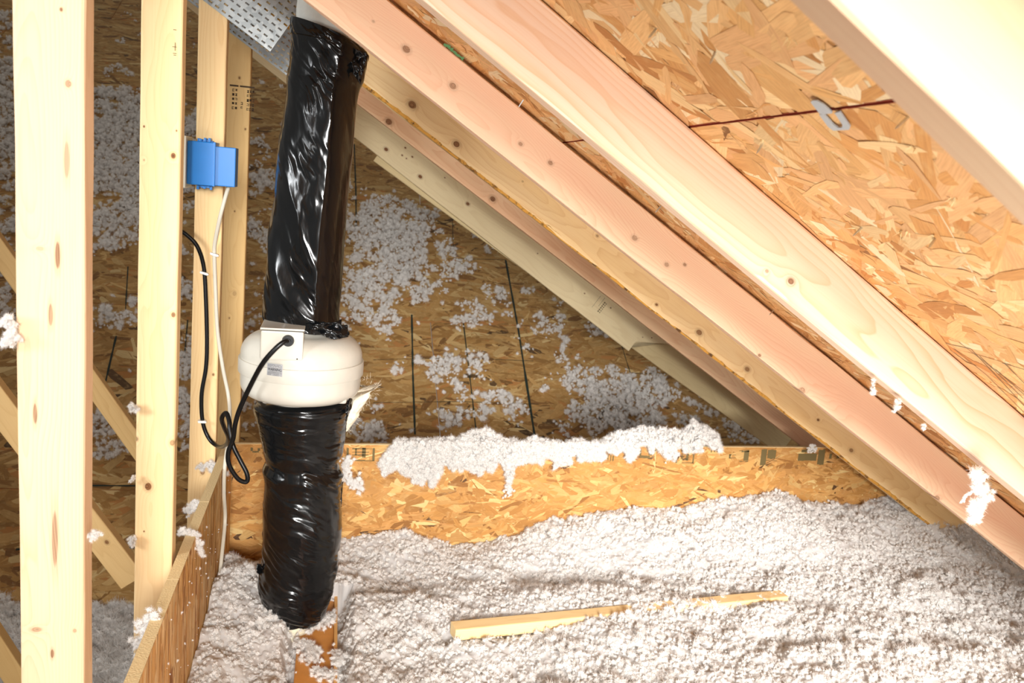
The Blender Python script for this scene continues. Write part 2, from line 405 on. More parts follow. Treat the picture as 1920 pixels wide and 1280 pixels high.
# floor slab, back knee wall, left knee wall
floor = bmobj('floor', lambda bm: bx(bm, (-4.5, -2.2, -.05), (4.2, 3.4, 0)), plain('ceiling_board', srgb(150, 140, 128), .9)); floor['kind'] = 'structure'
WZ = CZ - .775
wb = thing('wall_back', 'low strand board knee wall across the back with dark printed marks along its top', None, (0, 2.45, 0), kind='structure')
u = np.array([1, 0, .0185]); u /= np.linalg.norm(u); vz = np.array([-u[2], 0, u[0]])
TOPL = np.array([-.27, 2.45, WZ - .006])
BH = .62
O = TOPL - vz * BH
sh = sheet('sheathing_board', O, u, vz, 2.5, BH, .012, M_core, None)
def keep_parent(o, p): o.parent = p; o.matrix_parent_inverse = p.matrix_world.inverted(); 
bpy.context.view_layer.update(); keep_parent(sh, wb)
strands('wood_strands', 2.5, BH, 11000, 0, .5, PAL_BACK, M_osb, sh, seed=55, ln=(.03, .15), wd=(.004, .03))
te = bmobj('cut_edge', lambda bm: bx(bm, (0, BH - .0002, -.012), (2.5, BH + .0012, .0012)), M_edge, sh); te['label'] = 'pale cut top edge of the board'
def onboard(px, py):
    p = PY(px, py, 2.45) - O; return p @ u, p @ vz
def printmark(x0, y0, x1, y1, kind):
    """blocky dark stamp on the back board, strokes between two pixels"""
    a = onboard(x0, y0); b = onboard(x1, y1); L, R_ = a[0], b[0]; T, B = min(a[1], BH - .0005), b[1]; w_ = R_ - L; h_ = T - B
    S = {'box': [(0, 0, 1, .1), (0, 0, .08, 1), (.55, .25, .68, 1), (.92, 0, 1, 1), (.2, .4, .8, .5), (.2, .62, .8, .7), (.2, .85, .9, .95), (.3, .4, .36, .95)],
         'six': [(.0, .3, .35, .42), (0, .55, .35, .65), (0, .3, .08, .65), (.55, 0, 1, .12), (.75, .1, 1, .95), (.6, .82, 1, 1), (.5, .9, .7, .97)],
         'five': [(.0, .1, .3, 1), (.35, .45, .8, 1), (.3, .35, .9, .42), (.3, .08, .8, .14)],
         'block': [(.75, .05, 1, 1), (.0, .3, .7, .75), (0, 0, .8, .05), (.1, .75, .6, 1)],
         'bars': [(.0, .0, .1, 1), (.3, .1, .4, 1), (.6, 0, .7, .9), (.85, 0, 1, .6)],
         'arc': [(0, .4, .2, 1), (.15, .15, .7, .45), (.6, .4, .8, .9), (.85, .8, 1, 1)]}[kind]
    def fn(bm):
        for (p0, q0, p1, q1) in S:
            for k in range(3):
                g = random.uniform(0, .05)
                bx(bm, (L + w_ * p0 + (p1 - p0) * w_ * k / 3, B + h_ * (q0 + g), .0016), (L + w_ * p0 + (p1 - p0) * w_ * (k + 1) / 3, B + h_ * (q1 - random.uniform(0, .06)), .00178))
    o = bmobj('printed_mark', fn, M_ink2, sh); o['label'] = 'faded dark green printed mark'
M_ink2 = plain('faded_ink', srgb(104, 88, 50), .8)
for q in ((650, 838, 702, 864, 'box'), (1333, 840, 1352, 848, 'bars'), (1368, 843, 1402, 866, 'six'), (1428, 841, 1458, 876, 'five'), (1498, 841, 1543, 873, 'block'), (978, 853, 990, 871, 'bars'), (1196, 842, 1228, 862, 'arc'), (1268, 850, 1300, 868, 'box'), (1135, 846, 1150, 864, 'bars'), (470, 838, 492, 850, 'arc'), (1555, 850, 1600, 860, 'bars')): printmark(*q)

wl = thing('wall_left', 'orange strand board knee wall with pale cut top edge running back beside the posts', None, (-.266, 1.7, 0), kind='structure')
XW = -.256
ys = [.9, PXp(332, 1180, XW)[1], PXp(388, 1060, XW)[1], 2.449]
M_osbv = M_osb
for i in range(3):
    a, b = ys[i], ys[i + 1] - .0025; H_ = WZ - .45
    pan = sheet('wall_panel', (XW, b, .45), (0, -1, 0), (0, 0, 1), b - a, H_, .0195, M_core, None)
    bpy.context.view_layer.update()
    # normal of u x v = (-1,0,0)x... ensure towards +X
    n = pan.matrix_world.to_3x3() @ Vector((0, 0, 1))
    if n.x < 0:
        pan.matrix_world = Matrix([[0, 0, 1, XW], [1, 0, 0, a], [0, 1, 0, .45], [0, 0, 0, 1]])
        bpy.context.view_layer.update()
    keep_parent(pan, wl)
    strands('wood_strands', b - a, H_, int((b - a) * H_ * 4200), math.pi / 2, .13, PAL_WALL, M_osbv, pan, seed=70 + i, ln=(.08, .3), wd=(.005, .026))
    ce = bmobj('cut_edge', lambda bm: bx(bm, (0, H_ - .0002, -.0196), (b - a, H_ + .0018, .0012)), M_edge, pan); ce['label'] = 'pale rough sawn top edge'

# ------------------------------------------------------------------ rafters
CR = srgb(250, 224, 196); CD = srgb(226, 168, 112); PK = srgb(250, 208, 174); YL = srgb(248, 214, 156); YD = srgb(208, 148, 80)
TW = .096
def ontop(s, y, off): return roofpt(s, y, off)
def rafter(name, y, s0, s1, mat, w_=TW, off=None, **k):
    off = w_ / 2 + .002 if off is None else off
    return board(name, roofpt(s0, y, off), roofpt(s1, y, off), RN, w_, .038, mat, **k)
def knotlist(y, s0, off, sign, pts):
    out = []
    p0 = roofpt(s0, y, off); 
    for (px, py, r, d) in pts:
        p = PY(px, py, y) - p0; out.append((float(p @ RD), float(sign * (p @ RN)), r, d))
    return out
# local y sign for rafters: y = n x x with n=(0,-1,0), x=RD
sg = float(np.cross([0, -1, 0], RD) @ RN); sg = 1 if sg > 0 else -1
off = TW / 2 + .002
specs = [
 ('rafter', .451, -.3, 2.9, dict(base=srgb(214, 182, 148), dark=srgb(196, 150, 118), pith=(.0, .04), freq=90, pink=srgb(212, 170, 142), ring=.35, seed=1), [],
  'out-of-focus pale pink rafter crossing the top right corner, nearest of all', .84, 0),
 ('rafter', 1.08, -.6, 2.62, dict(base=CR, dark=srgb(232, 172, 116), pith=(.005, .035), tilt=.012, freq=170, pink=srgb(250, 214, 188), ring=.75, seed=2),
  [(1483, 527, .006, .8), (1438, 508, .003, .5), (1172, 133, .003, .4), (1108, 380 - 150, .0, 0)], 'wide cream rafter with bold pale grain, second nearest, under the big roof panel', .955, 0),
 ('rafter', 1.69, -.6, 2.62, dict(base=srgb(250, 214, 180), dark=srgb(228, 162, 118), pith=(-.02, .05), tilt=.01, freq=330, pink=srgb(250, 204, 172), ring=.5, seed=3),
  [(762, 92, .008, .7), (849, 161, .007, .6), (976, 270, .005, .55), (1032, 305, .006, .6), (1190, 446, .007, .5), (1250, 496, .006, .5), (1284, 496, .004, .6), (1424, 666, .004, .7), (1504, 732, .01, .45), (1757, 934, .009, .6), (700, 40, .003, .3)],
  'pinkish rafter passing in front of the wrapped duct, with a row of small knots', .975, 0),
 ('rafter', 2.30, -.6, 2.55, dict(base=YL, dark=YD, pith=(.01, .06), tilt=.015, freq=200, pink=srgb(250, 220, 168), ring=.4, seed=4),
  [(773, 196, .012, .85), (856, 270, .010, .9), (1120, 442, .005, .6), (1231, 571, .005, .9), (1311, 623, .010, .8), (1401, 692, .009, .7), (1534, 787, .005, .9), (1596, 844, .008, .7), (980, 340, .003, .4)],
  'yellow rafter with a bark-edged lower corner and brown knots, its foot in the insulation', 1.09, 1),
 ('rafter', 2.91, -.75, 2.35, dict(base=srgb(250, 212, 170), dark=srgb(222, 154, 106), pith=(0, .05), tilt=.015, freq=220, pink=srgb(248, 202, 160), ring=.5, seed=5),
  [(729, 228, .012, .85), (924, 373, .012, .85)], 'narrow-looking salmon rafter just behind the bark-edged yellow one', 1.11, 0),
]
RAFT = []
for nm, y, s0, s1, wk, kn, lab, wf, wane in specs:
    w_ = TW * wf; of = w_ / 2 + (.008 if y == 1.69 else .0018)
    wk = dict(wk); wk['knots'] = knotlist(y, s0, of, sg, [k for k in kn if k[2] > 0])
    m = wood('rafter_wood_%d' % wk['seed'], **wk)
    o = rafter(nm, y, s0, s1, m, w_=w_, off=of, wane=sg * wane, seed=wk['seed'])
    tag(o, lab, 'rafter', 'roof rafters'); RAFT.append(o)
# bark strip on the yellow rafter's lower corner
Cr = RAFT[3]; Lr = 3.15; v = []; f = []; n = 420
for i in range(n):
    s = i / (n - 1) * Lr; a = .0055 + .004 * float(fbm(s * 5, 2.2)) + .0025 * float(vnoise(s * 70, 1)); a = max(.0004, a)
    yy = sg * (TW * 1.09 / 2 - .001)
    b = .001 * float(vnoise(s * 40, 7))
    v += [(s, yy - sg * a * 1.2, .0008 - .001), (s, yy + sg * (.0015 + b), -.0015), (s, yy + sg * (.0012 + b), -.005 - a)]
    if i:
        k = 3 * i; f += [(k - 3, k - 2, k + 1, k), (k - 2, k - 1, k + 2, k + 1)]
bk = NT('bark'); tcb = bk.new('ShaderNodeTexCoord'); nb = bk.noise(tcb.outputs['Object'], 45, 5, .7)
bk.put(bk.bsdf.inputs['Base Color'], bk.mix(bk.smooth(nb, .48, .66), srgb(214, 156, 66), srgb(96, 62, 30))); bk.bsdf.inputs['Roughness'].default_value = .8
o = link('bark_edge', mesh('bark_edge', v, f), bk.m, Cr); o['label'] = 'orange-brown bark left along the lower corner'
# green paint smear on top corner of pink rafter
Br = RAFT[2]
p = loc_of(Br, PY(851, 96, 1.69)); gm = plain('green_paint', srgb(96, 150, 96), .7)
def fn(bm):
    for k in range(14): 
        x = p.x + (k - 7) * .0032; bx(bm, (x, p.y - .003 + random.uniform(-.001, .001), .0002), (x + .0034, p.y + .002 + random.uniform(-.0015, .0015), .0006))
o = bmobj('paint_smear', fn, gm, Br); o['label'] = 'small smear of green paint'

# pale board pair furthest back
zE = (.15 + .045) + CZ       # lower edge height at X=0
SLE = math.radians(31.8); RDE = np.array([math.cos(SLE), 0, -math.sin(SLE)]); RNE = np.array([-math.sin(SLE), 0, -math.cos(SLE)])
def line_board(name, y, pa, pb, w_, mat, **k):
    """board whose lower near edge runs through two pixels on plane Y=y"""
    a = PY(*pa, y); b = PY(*pb, y); d = (b - a) / np.linalg.norm(b - a); up = np.array([-d[2], 0, d[0]]);
    if up[2] < 0: up = -up
    c = up * w_ / 2
    return board(name, a + c, b + c, up, w_, .038, mat, **k), a + c, d, up
mE = dict(base=srgb(242, 224, 180), dark=srgb(196, 160, 104), pith=(0, .08), tilt=.01, freq=160, ring=.25)
yE = 3.50
a0 = PY(345, 8, yE); a1 = PY(1212, 684, yE)
pts = [(677, 280, .009, 1), (760, 251, .0, 1), (724, 280, .009, .95), (788, 331, .009, .95), (877, 382, .008, .9), (760, 277, .004, 1), (754, 291, .004, 1), (762, 297, .003, 1), (773, 294, .004, 1), (834, 333, .003, .8), (1008, 475, .003, .7), (1096, 550, .003, .8), (1145, 577, .0035, .9), (1205, 632, .0028, .9), (1222, 633, .0028, .9)]
d = (a1 - a0) / np.linalg.norm(a1 - a0); up = np.array([-d[2], 0, d[0]]); up *= np.sign(up[2]); c0 = a0 + up * .07
sgE = 1 if np.cross([0, -1, 0], d) @ up > 0 else -1
kn = [(float((PY(x, y_, yE) - c0) @ d), float(sgE * ((PY(x, y_, yE) - c0) @ up)), r, dd) for x, y_, r, dd in pts if r > 0 and x != 677]
cutk = sgE * 1.6; e1 = PY(1207, 641, yE); e1 = c0 + d * ((e1 - c0) @ d)
oE = board('rafter', c0, e1, up, .14, .038, wood('pale_rafter_wood', knots=kn, seed=8, **mE), cut1=cutk * 1.0, seed=8)
tag(oE, 'pale greenish rafter with black-rimmed knots, its squared end stopping halfway down the slope', 'rafter', 'roof rafters')
# faint grade stamp on it
def strokes(name, org, ux, uy, items, mat, parent, lift=.0006):
    """small print strokes: items (x0,y0,x1,y1) in metres in frame ux,uy at org (world)"""
    v = []; f = []; nrm = np.array([0, -1, 0.])
    for (x0, y0, x1, y1) in items:
        b = len(v); v += [org + ux * a + uy * c + nrm * lift for a, c in ((x0, y0), (x1, y0), (x1, y1), (x0, y1))]; f.append((b, b + 1, b + 2, b + 3))
    me = mesh(name, v, f); o = link(name, me, mat); bpy.context.view_layer.update()
    o.parent = parent; o.matrix_parent_inverse = parent.matrix_world.inverted(); o['kind'] = 'stuff'; return o
M_stamp = plain('grey_stamp_ink', srgb(120, 104, 74), .8); M_stamp2 = plain('dark_stamp_ink', srgb(70, 52, 32), .8)
bpy.context.view_layer.update()
it = [(0, -.03, .0012, .03), (.02, -.01, .0212, .035)]
for k in range(6): it += [(.03, -.03 + k * .009, .036, -.024 + k * .009), (.04, -.03 + k * .009, .044, -.025 + k * .009)]
o = strokes('grade_stamp', PY(1118, 565, yE), d, up, it, M_stamp, oE)
yF = 3.545
oF, _, _, _ = line_board('rafter', yF, (700, 302), (1462, 852), .13, wood('far_rafter_wood', seed=9, base=srgb(228, 208, 160), dark=srgb(180, 146, 94), pith=(0, .08), freq=150, ring=.25), seed=9)
tag(oF, 'farthest rafter, showing below the squared end of the pale greenish one', 'rafter', 'roof rafters')

# ------------------------------------------------------------------ posts
XR = -.282; PW = .084
def post(y, zb, mk, pts, label, top=None, w_=PW, xr=XR, xrb=None):
    xrb = xr if xrb is None else xrb
    zc = .25 + CZ + math.tan(SL) * (w_ / 2 - xr) if top is None else top
    p0 = np.array([xrb - w_ / 2, y, zb]); p1 = np.array([xr - w_ / 2, y, zc])
    d = (p1 - p0) / np.linalg.norm(p1 - p0); yy = np.cross([0, -1, 0], d)
    kn = []
    for kk in pts:
        q = PY(kk[0], kk[1], y) - p0; kn.append((float(q @ d), float(q @ yy)) + tuple(kk[2:]))
    m = wood('post_wood_%d' % mk['seed'], knots=kn, **mk)
    c1 = math.tan(SL) * (1 if yy[0] < 0 else -1)
    o = board('post', p0, p1, (1, 0, 0), w_, .038, m, cut1=c1, seed=mk['seed'] + 20)
    tag(o, label, 'post', 'upright posts along the knee wall'); return o
PB = dict(tilt=.01, ring=.4)
P1 = post(1.08, .45, dict(base=srgb(232, 198, 158), dark=srgb(208, 152, 106), pith=(.03, .02), freq=330, pink=srgb(238, 206, 170), seed=11, **PB),
     [(128, 157, .004, .55), (108, 478, .0035, .75, .03), (75, 466, .006, .3, 2.5), (95, 590, .003, .6, .03), (68, 1180, .009, .5, 4.), (98, 1225, .0026, .8, .1), (140, 1182, .0026, .45), (66, 775, .003, .7, .03), (103, 1010, .0045, .6, .008), (115, 18, .002, .8), (174, 130, .006, .5, .05), (125, 300, .004, .45, .02)],
     'wide front post at the left edge, nearest, with brown grain streaks', w_=.074, xr=-.281, xrb=-.283)
P2 = post(1.69, .45, dict(base=srgb(246, 218, 168), dark=srgb(220, 172, 112), pith=(.0, .05), freq=210, pink=srgb(244, 210, 158), seed=12, **PB),
     [(325, 292, .006, .95), (278, 912, .008, .95), (325, 590, .005, .8), (323, 830, .006, .6), (256, 823, .004, .6), (270, 237, .002, .9), (270, 996, .002, .9), (270, 300, .002, .5), (331, 245, .002, .8)],
     'second post from the left, pale, with a large round knot near its foot', w_=.070)
P3 = post(2.30, .45, dict(base=srgb(242, 210, 156), dark=srgb(214, 164, 102), pith=(.0, .03), freq=190, pink=srgb(242, 206, 152), seed=13, **PB),
     [(400, 702, .004, .85), (380, 885, .007, .7)], 'third post, carrying the blue electrical box and the cables', w_=.067)
P4 = post(2.91, .45, dict(base=srgb(226, 190, 130), dark=srgb(196, 148, 86), pith=(.0, .06), freq=170, seed=14, **PB),
     [(449, 146, .004, .85), (460, 242, .004, .8), (440, 396, .003, .8), (430, 596, .003, .7), (440, 550, .008, .3)], 'fourth and farthest post, with a small black grade stamp near its top', w_=.072)
bpy.context.view_layer.update()
# stamp on the far post: rule and columns of small characters
org = PY(431, 158, 2.91); ux = np.array([1, 0, 0.]); uz = np.array([0, 0, -1.])
it = [(0, 0, .026, .005), (.03, 0, .074, .005)]
for c in (.008, .017, .034, .052, .06, .068):
    n_ = 5 if c not in (.034,) else 2; z = .012 if n_ == 5 else .05
    for k in range(n_):
        h_ = random.uniform(.006, .009); it += [(c, z, c + .006, z + .0018), (c, z + h_ * .7, c + .006, z + h_ * .9), (c if random.random() < .5 else c + .0045, z, (c if random.random() < .5 else c + .0045) + .0015, z + h_)]; z += .0135
strokes('grade_stamp', org, ux, uz, it, M_stamp2, P4, .001)['label'] = 'small black grade stamp'
strokes('pencil_mark', PY(325, 55, 1.69), ux, uz, [(0, 0, .005, .001), (.003, .022, .0042, .036), (-.001, .029, .006, .030), (0, .04, .006, .041), (.001, .043, .0055, .044)], M_stamp, P2, .001)

# diagonal webs at the far left
def diag(y, upper, lower, lab, seed, base, ext=(0, 0)):
    ua, ub = [PY(*q, y) for q in upper]; la = PY(*lower, y)
    d = (ub - ua) / np.linalg.norm(ub - ua); w_ = abs((la - ua) @ np.array([d[2], 0, -d[0]])); dn = np.array([d[2], 0, -d[0]])
    dn *= np.sign((la - ua) @ dn)
    a = ua - d * ext[0] + dn * w_ / 2; b = ub + d * ext[1] + dn * w_ / 2
    o = board('diagonal_brace', a, b, dn, w_, .038, wood('brace_wood_%d' % seed, seed=seed, base=base, dark=srgb(190, 142, 82), ring=.35, freq=180,
        knots=[(.9, .01, .007, .8), (.45, -.02, .006, .7)]), seed=seed)
    tag(o, lab, 'brace', 'diagonal braces behind the left posts'); return o
diag(2.99, ((0, 445), (250, 798)), (174, 752), 'upper diagonal brace slanting down behind the two left posts', 21, srgb(226, 190, 130), (.5, .16))
diag(2.38, ((0, 722), (250, 1052)), (172, 1033), 'middle diagonal brace slanting down behind the two left posts', 22, srgb(226, 190, 132), (.4, .05))
diag(2.36, ((0, 1190), (40, 1252)), (10, 1285), 'short piece of the lowest diagonal brace in the bottom left corner', 23, srgb(216, 178, 118), (.5, .25))

# ------------------------------------------------------------------ metal connector plates
M_galv = NT('galvanised_plate'); tcg = M_galv.new('ShaderNodeTexCoord'); vn = M_galv.new('ShaderNodeTexVoronoi'); vn.inputs['Scale'].default_value = 90
M_galv.t.links.new(tcg.outputs['Object'], vn.inputs['Vector'])
M_galv.put(M_galv.bsdf.inputs['Base Color'], M_galv.mix(vn.outputs['Color'], srgb(136, 142, 144), srgb(176, 180, 180)))
M_galv.bsdf.inputs['Metallic'].default_value = .8; M_galv.bsdf.inputs['Roughness'].default_value = .42; M_galv = M_galv.m
def plate(name, y, corner, dpx, w_, h_, label, pitch=(.0165, .0185)):
    """truss plate: sheet with real punched slots, corner = lowest corner pixel; x up-slope, y perpendicular up"""
    p = PY(*corner, y); ux = -RD; uy = -RN
    nx = int(w_ / pitch[1]); ny = int(h_ / pitch[0]); v = []; f = []; th = .004
    vi = {}
    def V(a, b, z):
        k = (round(a, 6), round(b, 6), z)
        if k not in vi:
            vi[k] = len(v); v.append(p + ux * a + uy * b + np.array([0, -1, 0]) * (z * th + .0004))
        return vi[k]
    for i in range(nx):
        for j in range(ny):
            x0 = i * pitch[1]; x1 = x0 + pitch[1]; y0 = j * pitch[0]; y1 = y0 + pitch[0]
            sh_ = .22 * pitch[1] * (1 if j % 2 else -1)
            a0 = x0 + pitch[1] * .22 + sh_ * .6; a1 = x1 - pitch[1] * .22 + sh_ * .6; b0 = y0 + pitch[0] * .37; b1 = y1 - pitch[0] * .37
            o4 = [(x0, y0), (x1, y0), (x1, y1), (x0, y1)]; i4 = [(a0, b0), (a1, b0), (a1, b1), (a0, b1)]
            for k in range(4):
                k2 = (k + 1) % 4
                f.append((V(*o4[k], 1), V(*o4[k2], 1), V(*i4[k2], 1), V(*i4[k], 1)))
                f.append((V(*i4[k], 1), V(*i4[k2], 1), V(*i4[k2], 0), V(*i4[k], 0)))
            # bent tooth lip at one end of each slot
            b = len(v)
            for q in ((a0, b0), (a0, b1), (a0 + .0016, (b0 + b1) / 2)):
                v.append(p + ux * q[0] + uy * q[1] + np.array([0, -1, 0]) * (th * 1.1 + .0004 + (.0012 if q[0] > a0 else 0)))
            f.append((b, b + 1, b + 2))
    W_ = nx * pitch[1]; H_ = ny * pitch[0]
    for a, b in (((0, 0), (W_, 0)), ((W_, 0), (W_, H_)), ((W_, H_), (0, H_)), ((0, H_), (0, 0))):
        k = len(v)
        for q, z in ((a, 1), (b, 1), (b, 0), (a, 0)): v.append(p + ux * q[0] + uy * q[1] + np.array([0, -1, 0]) * (z * th + .0004))
        f.append((k, k + 1, k + 2, k + 3))
    o = link(name, mesh(name, v, f), M_galv); return tag(o, label, 'plate', 'metal truss plates at the top left')
plate('connector_plate', 2.298, (507, 97), None, .42, .155, 'front perforated metal plate joining the third post to its rafter')
plate('connector_plate', 2.908, (546, 148), None, .62, .135, 'rear perforated metal plate, partly hidden by the front one, beside the duct top')
# the horizontal/second chord seen behind: pale chord left of duct is the far rafter itself (already runs there)

# ------------------------------------------------------------------ duct
YD_ = 2.02
def plastic(name, sc=(60, 9)):
    t = NT(name); tc = t.new('ShaderNodeTexCoord'); t.put(t.bsdf.inputs['Base Color'], (*srgb(11, 13, 15), 1))
    mp = t.new('ShaderNodeMapping'); mp.inputs['Rotation'].default_value = (.5, .6, .3); mp.inputs['Scale'].default_value = (1, 1, .35)
    t.t.links.new(tc.outputs['Object'], mp.inputs[0])
    n1 = t.noise(mp.outputs[0], 55, 4, .6); n2 = t.noise(mp.outputs[0], 16, 3, .5)
    t.bsdf.inputs['Roughness'].default_value = .17; t.bsdf.inputs['Specular IOR Level'].default_value = .5
    t.bump(t.math('MULTIPLY_ADD', n1, .35, n2), .3, .004)
    return t.m
M_bag = plastic('black_plastic')
def wrap(name, pairs, mat, parent, seed, crease=None, amp=.004, rows=300, cols=260, diagk=6., horiz=0., close_bottom=False, fold=1.0):
    ctr = []
    Ls = catmull([PY(*a, YD_) for a, b in pairs], 20); Rs = catmull([PY(*b, YD_) for a, b in pairs], 20)
    Ls = np.array(Ls); Rs = np.array(Rs); q = np.linspace(0, len(Ls) - 1, rows); i0 = np.floor(q).astype(int).clip(0, len(Ls) - 2); t = (q - i0)[:, None]
    Ls = Ls[i0] * (1 - t) + Ls[i0 + 1] * t; Rs = Rs[i0] * (1 - t) + Rs[i0 + 1] * t
    Cc = (Ls + Rs) / 2; Hx = (Rs - Ls) / 2; R_ = np.linalg.norm(Hx, axis=1)
    th = np.arange(cols) / cols * 2 * np.pi
    ct, st_ = np.cos(th), np.sin(th)                # cos: along +X, sin: towards camera (-Y)
    T, S = np.meshgrid(th, np.linspace(0, 1, rows) * rows * np.mean(np.linalg.norm(np.diff(Cc, axis=0), axis=1)))
    cx, cy = np.cos(T), np.sin(T)
    Tp = (T - 1.5 * np.pi) % (2 * np.pi); A_c = Tp * .07
    be = math.radians(58 if not horiz else 14)
    p_ = A_c * math.sin(be) + S * math.cos(be); q_ = -A_c * math.cos(be) + S * math.sin(be)
    wx = fbm(A_c * 14, S * 9, seed, 3, seed); wy = fbm(A_c * 14 + 9, S * 9, seed, 3, seed + 3)
    p2 = p_ + .02 * wx; q2 = q_ + .03 * wy
    def rg(n, k): return np.clip(1 - np.abs(n) * k, -1, 1)
    big_ = rg(fbm(p2 * 16, q2 * 4, 1.5, 2, seed + 7), 2.6)
    mid_ = rg(fbm(p2 * 38, q2 * 8, 4.5, 2, seed + 11), 2.4) * (.45 + .55 * fbm(A_c * 22, S * 14, 3, 2, seed + 30))
    fin_ = rg(fbm(p2 * 110, q2 * 20, 7.5, 2, seed + 13), 2.2) * np.clip(.35 + fbm(A_c * 30, S * 20, 7, 2, seed + 31) * 1.5, 0, 1)
    lump = fbm(A_c * 9, S * 7, 2, 2, seed + 40)
    prof = 0 * T; ss = 1.
    if crease is not None:
        d = (T - crease - .10 * fbm(S * 5, 1.7, 0, 3, 5) + np.pi) % (2 * np.pi) - np.pi
        prof = .013 * np.exp(-np.sqrt(d * d + .006) * 3.4) - .005 * np.exp(-((np.abs(d) - .8) / .42) ** 2)
        ss = np.where(d < 0, .28, 1.) * np.where(S < .06, 1.5, 1.); ss = np.maximum(ss, np.clip(1.2 - S * 12, 0, 1))
    disp = prof + ss * amp * ((.8 if not horiz else .45) * big_ + .8 * mid_ + .4 * fin_) + lump * .006
    if horiz: disp = disp + amp * (.5 * mid_ + .55 * fin_) + .006 * np.exp(-((S - .19) / .012) ** 2) * -1 + .004 * np.exp(-((S - .205) / .01) ** 2)
    P_ = Cc[:, None, :] + Hx[:, None, :] * ct[None, :, None] * (1 + disp / R_[:, None])[..., None]
    P_ = P_ + np.array([0, -1, 0])[None, None] * (R_[:, None] * st_[None] * (1 + disp / R_[:, None]))[..., None]
    # crumple vertically a little
    v = P_.reshape(-1, 3); idx = np.arange(rows * cols).reshape(rows, cols)
    a = idx[:-1]; b = idx[1:]; fa = np.stack([a, np.roll(a, -1, 1), np.roll(b, -1, 1), b], -1).reshape(-1, 4)
    f = fa.tolist()
    f.append(idx[0].tolist()[::-1]); f.append(idx[-1].tolist())
    return link(name, mesh(name, v, f, True), mat, parent)
DU = thing('insulated_duct', 'tall duct wrapped in glossy black plastic, rising from the white fan behind the pinkish rafter', 'duct', tuple(PY(566, 620, YD_)))
DL = thing('insulated_duct', 'short lower duct wrapped in crumpled black plastic, between the white fan and the floor', 'duct', tuple(PY(560, 1170, YD_)))
def reroot(o, p):
    bpy.context.view_layer.update(); o.parent = p; o.matrix_parent_inverse = p.matrix_world.inverted()
o = wrap('plastic_wrap', [((553, 36), (684, 96)), ((549, 70), (690, 112)), ((545, 120), (682, 150)), ((541, 165), (672, 178)), ((531, 250), (664, 245)), ((521, 330), (657, 330)), ((511, 420), (647, 420)), ((503, 500), (641, 505)), ((498, 565), (636, 578)), ((499, 600), (638, 616)), ((506, 606), (630, 620))],
         M_bag, None, 3, crease=math.pi / 2 - .30, amp=.0058, rows=420, cols=320); reroot(o, DU)
M_whitewrap = plain('white_fibre_sleeve', srgb(226, 230, 224), .9, bump=(60, .6, .004))
o = wrap('white_sleeve', [((570, -80), (690, -10)), ((564, -20), (690, 45)), ((559, 20), (686, 85)), ((557, 50), (680, 110))], M_whitewrap, None, 5, amp=.0015, rows=60, cols=60); reroot(o, DU); o['label'] = 'white fibrous sleeve showing above the black plastic'
o = wrap('plastic_wrap', [((484, 752), (655, 748)), ((478, 762), (658, 758)), ((486, 795), (650, 790)), ((493, 845), (641, 850)), ((496, 905), (638, 915)), ((492, 965), (641, 985)), ((494, 1040), (633, 1045)), ((490, 1095), (624, 1110)), ((500, 1135), (612, 1145)), ((512, 1162), (600, 1160)), ((530, 1174), (580, 1170))],
         M_bag, None, 13, amp=.0036, rows=420, cols=300, horiz=1.); reroot(o, DL)
# loose plastic flaps
def flap(pxs, y, parent, seed, curl=.012):
    P_ = [PY(*q, y) for q in pxs]; a, b, c, d_ = P_; v = []; f = []; n = 26
    for i in range(n):
        for j in range(n):
            s, t = i / (n - 1), j / (n - 1)
            p_ = (a * (1 - s) + b * s) * (1 - t) + (d_ * (1 - s) + c * s) * t
            e = float(fbm(s * 5 + seed, t * 5, seed, 3)); v.append(p_ + np.array([e * .004, -curl * math.sin(s * 3.1) * (.6 + .4 * math.cos(t * 9)) + e * .012, e * .006 * (1 - t)]))
    for i in range(n - 1):
        for j in range(n - 1): f.append((i * n + j, i * n + j + 1, (i + 1) * n + j + 1, (i + 1) * n + j))
    o = link('plastic_flap', mesh('plastic_flap', v, f, True), M_bag); m = o.modifiers.new('t', 'SOLIDIFY'); m.thickness = .0012
    reroot(o, parent); o['label'] = 'loose black plastic flap'; return o
flap([(572, 608), (640, 600), (654, 631), (626, 637)], 1.925, DU, 2.)
flap([(600, 604), (650, 608), (655, 628), (612, 632)], 1.94, DU, 5.)
flap([(655, 84), (690, 104), (675, 158), (650, 120)], 1.96, DU, 8., .01)
flap([(484, 1052), (504, 1075), (515, 1150), (483, 1096)], 2.0, DL, 11.)
flap([(646, 770), (655, 745), (658, 738), (650, 790)], 1.96, DL, 14.)
flap([(628, 900), (643, 905), (640, 960), (628, 1040)], 2.04, DL, 17.)

